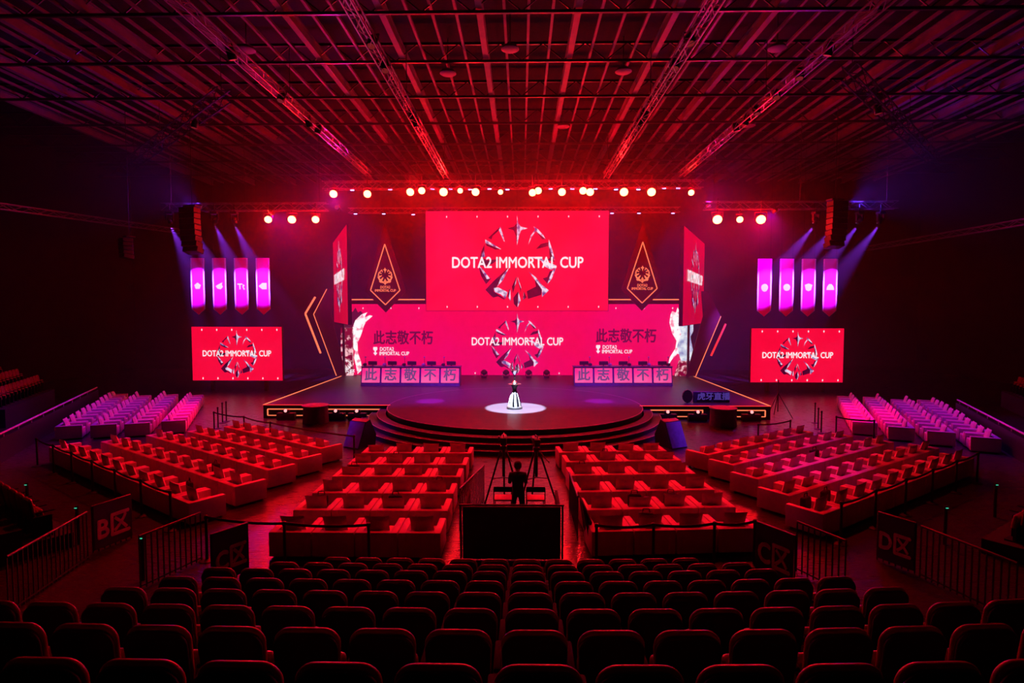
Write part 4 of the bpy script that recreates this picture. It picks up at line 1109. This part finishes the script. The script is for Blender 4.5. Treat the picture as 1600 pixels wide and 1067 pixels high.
bp = Vector((at_z(295, 787, CH).x, at_z(295, 787, CH).y, 0)); ud = Vector((-math.cos(R(-35)), -math.sin(R(-35)), 0)); pv = Vector((-math.sin(R(-35)), math.cos(R(-35)), 0))
belt_line([(bp + ud * (0.15 + 1.75 * k) - pv * 0.38)[:2] for k in range(7)][::-1], 'behind the angled left block')
bp = Vector((at_z(1286, 804, CH).x, at_z(1286, 804, CH).y, 0)); ud = Vector((math.cos(R(35)), math.sin(R(35)), 0)); pv = Vector((-math.sin(R(35)), math.cos(R(35)), 0))
belt_line([(bp + ud * (0.1 + 1.75 * k) - pv * 0.38)[:2] for k in range(6)], 'behind the angled right block')
pz = lambda x, y: at_z(x, y, 1.03)
belt_line([(pz(400, 815).x - 1.3, 12.6), (pz(444, 815).x, 12.25), (pz(576, 817).x, 12.2)], 'behind the centre-left block')
belt_line([(pz(931, 815).x, 12.25), (pz(1018, 812).x, 12.3), (pz(1110, 808).x, 12.4), (pz(1171, 804).x, 12.55)], 'behind the centre-right block')
belt_line([pz(334, 643)[:2], pz(381, 650)[:2], pz(422, 659)[:2], pz(553, 680)[:2]], 'before the left stage wing')
belt_line([pz(1185, 662)[:2], pz(1235, 656)[:2]], 'before the right stage wing')
belt_line([pz(1307, 650)[:2], pz(1366, 656)[:2]], 'before the purple right block')
for k, (x, y) in enumerate(((340, 636), (347, 629), (353, 627))): place_post((pz(x, y).x, pz(x, y).y, 0), 'black post in the cluster between left side screen and stage, %s' % side_rank(k, 3), 'belt barrier posts')
for k, (x, y) in enumerate(((1274, 629), (1279, 637), (1284, 642))): place_post((pz(x, y).x, pz(x, y).y, 0), 'black post in the cluster below the right side screen, %s' % side_rank(k, 3), 'belt barrier posts')
# dark tripod stand right of the stage
p = at_z(1215, 652, 0)
t = thing('tripod_stand', 'thin black tripod stand right of the stage wing', 'stand', (p.x, p.y, 0))
q = MB(); q.tube((0, 0, 0.3), (0, 0, 2.0), 0.03, 8); q.build('pole', M['black'], t)
for k in range(3):
    a = R(80 + 120 * k); q = MB(); q.tube((0, 0, 1.3), (math.cos(a) * 0.75, math.sin(a) * 0.75, 0.02), 0.022, 6); q.build('leg', M['black'], t)

# ------------------------------------------------------------------ side tribunes
def tribune(side_, origin, ang, rows_, n, sgn, z0, grp, rise=0.36, dep=0.95):
    ux = Vector((math.cos(ang), math.sin(ang), 0)) * sgn; uy = Vector((-math.sin(ang), math.cos(ang), 0))
    q = MB(); o = Vector(origin)
    rot = Matrix.Rotation(ang, 3, 'Z')
    for r_ in range(rows_):
        c = o + ux * (n * 0.55 / 2) - uy * (dep * r_ - 0.15)
        h = z0 + rise * r_
        q.box((c.x, c.y, h / 2), (n * 0.55 + 0.4, dep, h), rot)
        for k in range(n):
            p_ = o + ux * (0.55 * (k + 0.5)) - uy * (dep * r_ + 0.05); p_.z = h
            j = k if sgn > 0 else n - 1 - k
            place_seat(p_, ang, 'dark tip-up seat, %s, %s row up, %s' % (side_rank(j, n), NUM[r_], grp), 'seats on the ' + grp)
    struct(q.build('trim_' + side_.replace(' ', '_'), M['carpet']))
tribune('near left', (-11.2, 12.9, 0), R(-35), 3, 6, -1, 0.35, 'near left tribune')
tribune('near right', (11.2, 12.9, 0), R(35), 3, 6, 1, 0.35, 'near right tribune')
tribune('far left', (-25.5, 27.0, 0), R(-64), 3, 14, -1, 0.9, 'far left tribune', 0.42)
tribune('far right', (25.5, 27.0, 0), R(64), 3, 14, 1, 0.9, 'far right tribune', 0.42)
for s, lab, p0, p1 in ((-1, 'left', (-40, 713), (165, 607)), (1, 'right', (1480, 627), (1640, 716))):
    a = at_z(p0[0], p0[1], 1.05); b = at_z(p1[0], p1[1], 1.05); d = b - a; L = d.length; rz = math.atan2(d.y, d.x)
    t = thing('parapet', 'low dark wall with shiny metal rail along the far %s tribune' % lab, 'parapet', (a.x + s * 0.9, a.y + 0.5, 0), rz)
    q = MB(); q.box((L / 2, 0, 0.45), (L, 0.15, 0.9)); q.build('wall_panel', M['black'], t)
    q = MB(); q.tube((0, 0, 1.05), (L, 0, 1.05), 0.04, 10)
    for k in range(int(L / 1.5)): q.tube((0.4 + 1.5 * k, 0, 0.9), (0.4 + 1.5 * k, 0, 1.05), 0.02, 6)
    q.build('rail', M['railpaint'], t)
# little green aisle lights
for k, (x, y, z) in enumerate(((120, 793, 0.9), (222, 840, 0.9), (42, 757, 0.9), (1478, 793, 0.9), (1556, 757, 0.9))):
    p = at_z(x, y, z)
    t = thing('aisle_marker', 'small glowing green marker on a black post, %s' % side_rank(k, 5), 'marker light', (p.x, p.y, 0), group='green aisle markers')
    q = MB(); q.tube((0, 0, 0), (0, 0, z + 0.05), 0.04, 8); q.build('post', M['black'], t)
    q = MB(); q.box((0, -0.045, z), (0.06, 0.015, 0.014)); q.build('light', M['green'], t)

# ------------------------------------------------------------------ unseen lamps that light the room, can housings added on the trusses
CAN = [None]
def wash(x, y, z, tx, ty, tz, e, col, spot=70, blend=0.7, size=0.15, where='the trusses over the hall'):
    v = (Vector((tx, ty, tz)) - Vector((x, y, z))).normalized()
    lab = 'added black can lamp hanging under %s' % where
    if CAN[0] is None:
        t = thing('added_can_lamp', lab, 'stage light', group='added black can lamps on the trusses'); CAN[0] = t  # housing added for a wash light with no fixture in view
        q = MB(); q.lathe([(0.14, 0), (0.16, 0.05), (0.16, 0.3), (0.10, 0.42), (0.03, 0.45)], 18); q.build('can', M['black'], t)
        q = MB(); q.lathe([(0.13, -0.004), (0.13, 0.0)], 18); q.build('lens', M['lensdim'], t)
        q = MB(); q.box((-0.19, 0, 0.3), (0.02, 0.05, 0.4)); q.box((0.19, 0, 0.3), (0.02, 0.05, 0.4)); q.box((0, 0, 0.5), (0.4, 0.05, 0.02)); q.build('bracket', M['darksteel'], t)
        o = t
    else: o = dup(CAN[0], (0, 0, 0), None, lab)
    o.rotation_euler = (-v).to_track_quat('Z', 'Y').to_euler()
    o.location = Vector((x, y, z)) - v * 0.02
    lamp_light('unseen_truss_wash', 'SPOT', Vector((x, y, z)) + v * 0.05, (tx, ty, tz), e, col, size, spot, blend)
# red from the long trusses onto the armchairs
LX = [at_y(577, 272, 39.5).x, at_y(697, 275, 39.5).x, at_y(947, 275, 39.5).x, at_y(1065, 272, 39.5).x]
wash(LX[1], 22, 14.6, -4.0, 16.5, 0, 4200, RED, 60)
wash(LX[2], 22, 14.6, 3.6, 16.5, 0, 3800, RED, 60)
wash(LX[0], 25, 14.6, -12.5, 18.6, 0, 5600, RED, 64)
wash(LX[3], 25, 14.6, 9.2, 17.0, 0, 2700, RED, 46)
wash(LX[3], 23, 14.6, 9.3, 18.5, 0, 3400, MAG, 17, 0.9)
wash(LX[3], 27, 14.6, 11.5, 21.5, 0, 2200, (0.9, 0.01, 0.6), 15, 0.9)
# violet on the side blocks
sl = SLANT['left'][0].lerp(SLANT['left'][1], 0.25); sr = SLANT['right'][0].lerp(SLANT['right'][1], 0.25)
wash(sl.x, sl.y, 14.75, -19.5, 27.5, 0, 4600, (0.40, 0.008, 1.0), 58)
wash(sr.x, sr.y, 14.75, 19.5, 27.0, 0, 4600, (0.34, 0.008, 1.0), 58)
# magenta-red pools on the floor beside the stage
wash(LX[0], 29.5, 14.6, -14.6, 29.6, 0, 26000, (1.0, 0.0, 0.09), 34, 0.9)
wash(LX[3], 29.5, 14.6, 14.9, 29.4, 0, 26000, (1.0, 0.0, 0.09), 34, 0.9)
# violet wash on the deck
for x, lx in ((-7.5, LX[0]), (-2.5, LX[1]), (2.5, LX[2]), (7.5, LX[3])):
    wash(lx, 28.5, 14.6, x, 34, DZ, 15000, (0.30, 0.03, 1.0), 44)
wash(LX[0], 21, 14.6, -7.6, 25.4, 0, 7000, (0.14, 0.03, 1.0), 17)
wash(LX[3], 21, 14.6, 7.6, 25.0, 0, 11000, (0.22, 0.06, 1.0), 18)
wash(LX[1], 17, 14.6, -6.7, 24.6, 0.5, 700, (0.25, 0.03, 1.0), 14, 0.4)
wash(LX[2], 17, 14.6, 6.3, 24.6, 0.5, 700, (0.28, 0.03, 1.0), 14, 0.4)
wash(LX[1], 20, 14.6, -7.0, 14.0, 0, 4500, PURP, 8, 0.5)
wash(LX[2], 20, 14.6, 6.0, 13.7, 0, 5200, (0.8, 0.03, 0.9), 5.5, 0.5)
wash(-15.5, 36, 11.7, -18.5, 54, 6, 3800, (0.40, 0.0, 0.9), 70)
wash(15.5, 36, 11.7, 18.5, 54, 6, 3800, (0.35, 0.0, 0.9), 70)
for px in (672, 936):
    g_ = dk(px, 627); wash(LX[1] if px < 800 else LX[2], 27.5, 14.6, g_.x, g_.y, DZ, 60000, (0.55, 0.01, 0.9), 6.5, 0.3)
# lamps added on the side trusses to graze the roof steel
wash(-11.5, 36, 12.1, -10, 14, 18, 1000, (0.65, 0.01, 0.5), 120, 1.0)
wash(11.5, 36, 12.1, 10, 14, 18, 1000, (0.7, 0.01, 0.42), 120, 1.0)
wash(-20, 36, 12.1, -30, 26, 18, 700, (0.15, 0.03, 1.0), 120, 1.0)
wash(20, 36, 12.1, 31, 28, 18, 1300, (0.10, 0.03, 1.0), 120, 1.0)

# ------------------------------------------------------------------ haze
q = MB(); q.box((0, 43.4, 8.9), (70, 24.8, 16.6))
hz = q.build('haze', bpy.data.materials.new('stage_haze'))
hz['kind'] = 'stuff'; hz['label'] = 'thin stage haze filling the hall'; hz['category'] = 'haze'
m = hz.data.materials[0]; m.use_nodes = True; nt = m.node_tree
for n_ in list(nt.nodes): nt.nodes.remove(n_)
out = nt.nodes.new('ShaderNodeOutputMaterial'); vs_ = nt.nodes.new('ShaderNodeVolumeScatter')
vs_.inputs['Density'].default_value = 0.0085; vs_.inputs['Anisotropy'].default_value = 0.25
vs_.inputs['Color'].default_value = (1, 1, 1, 1)
nt.links.new(vs_.outputs[0], out.inputs['Volume'])
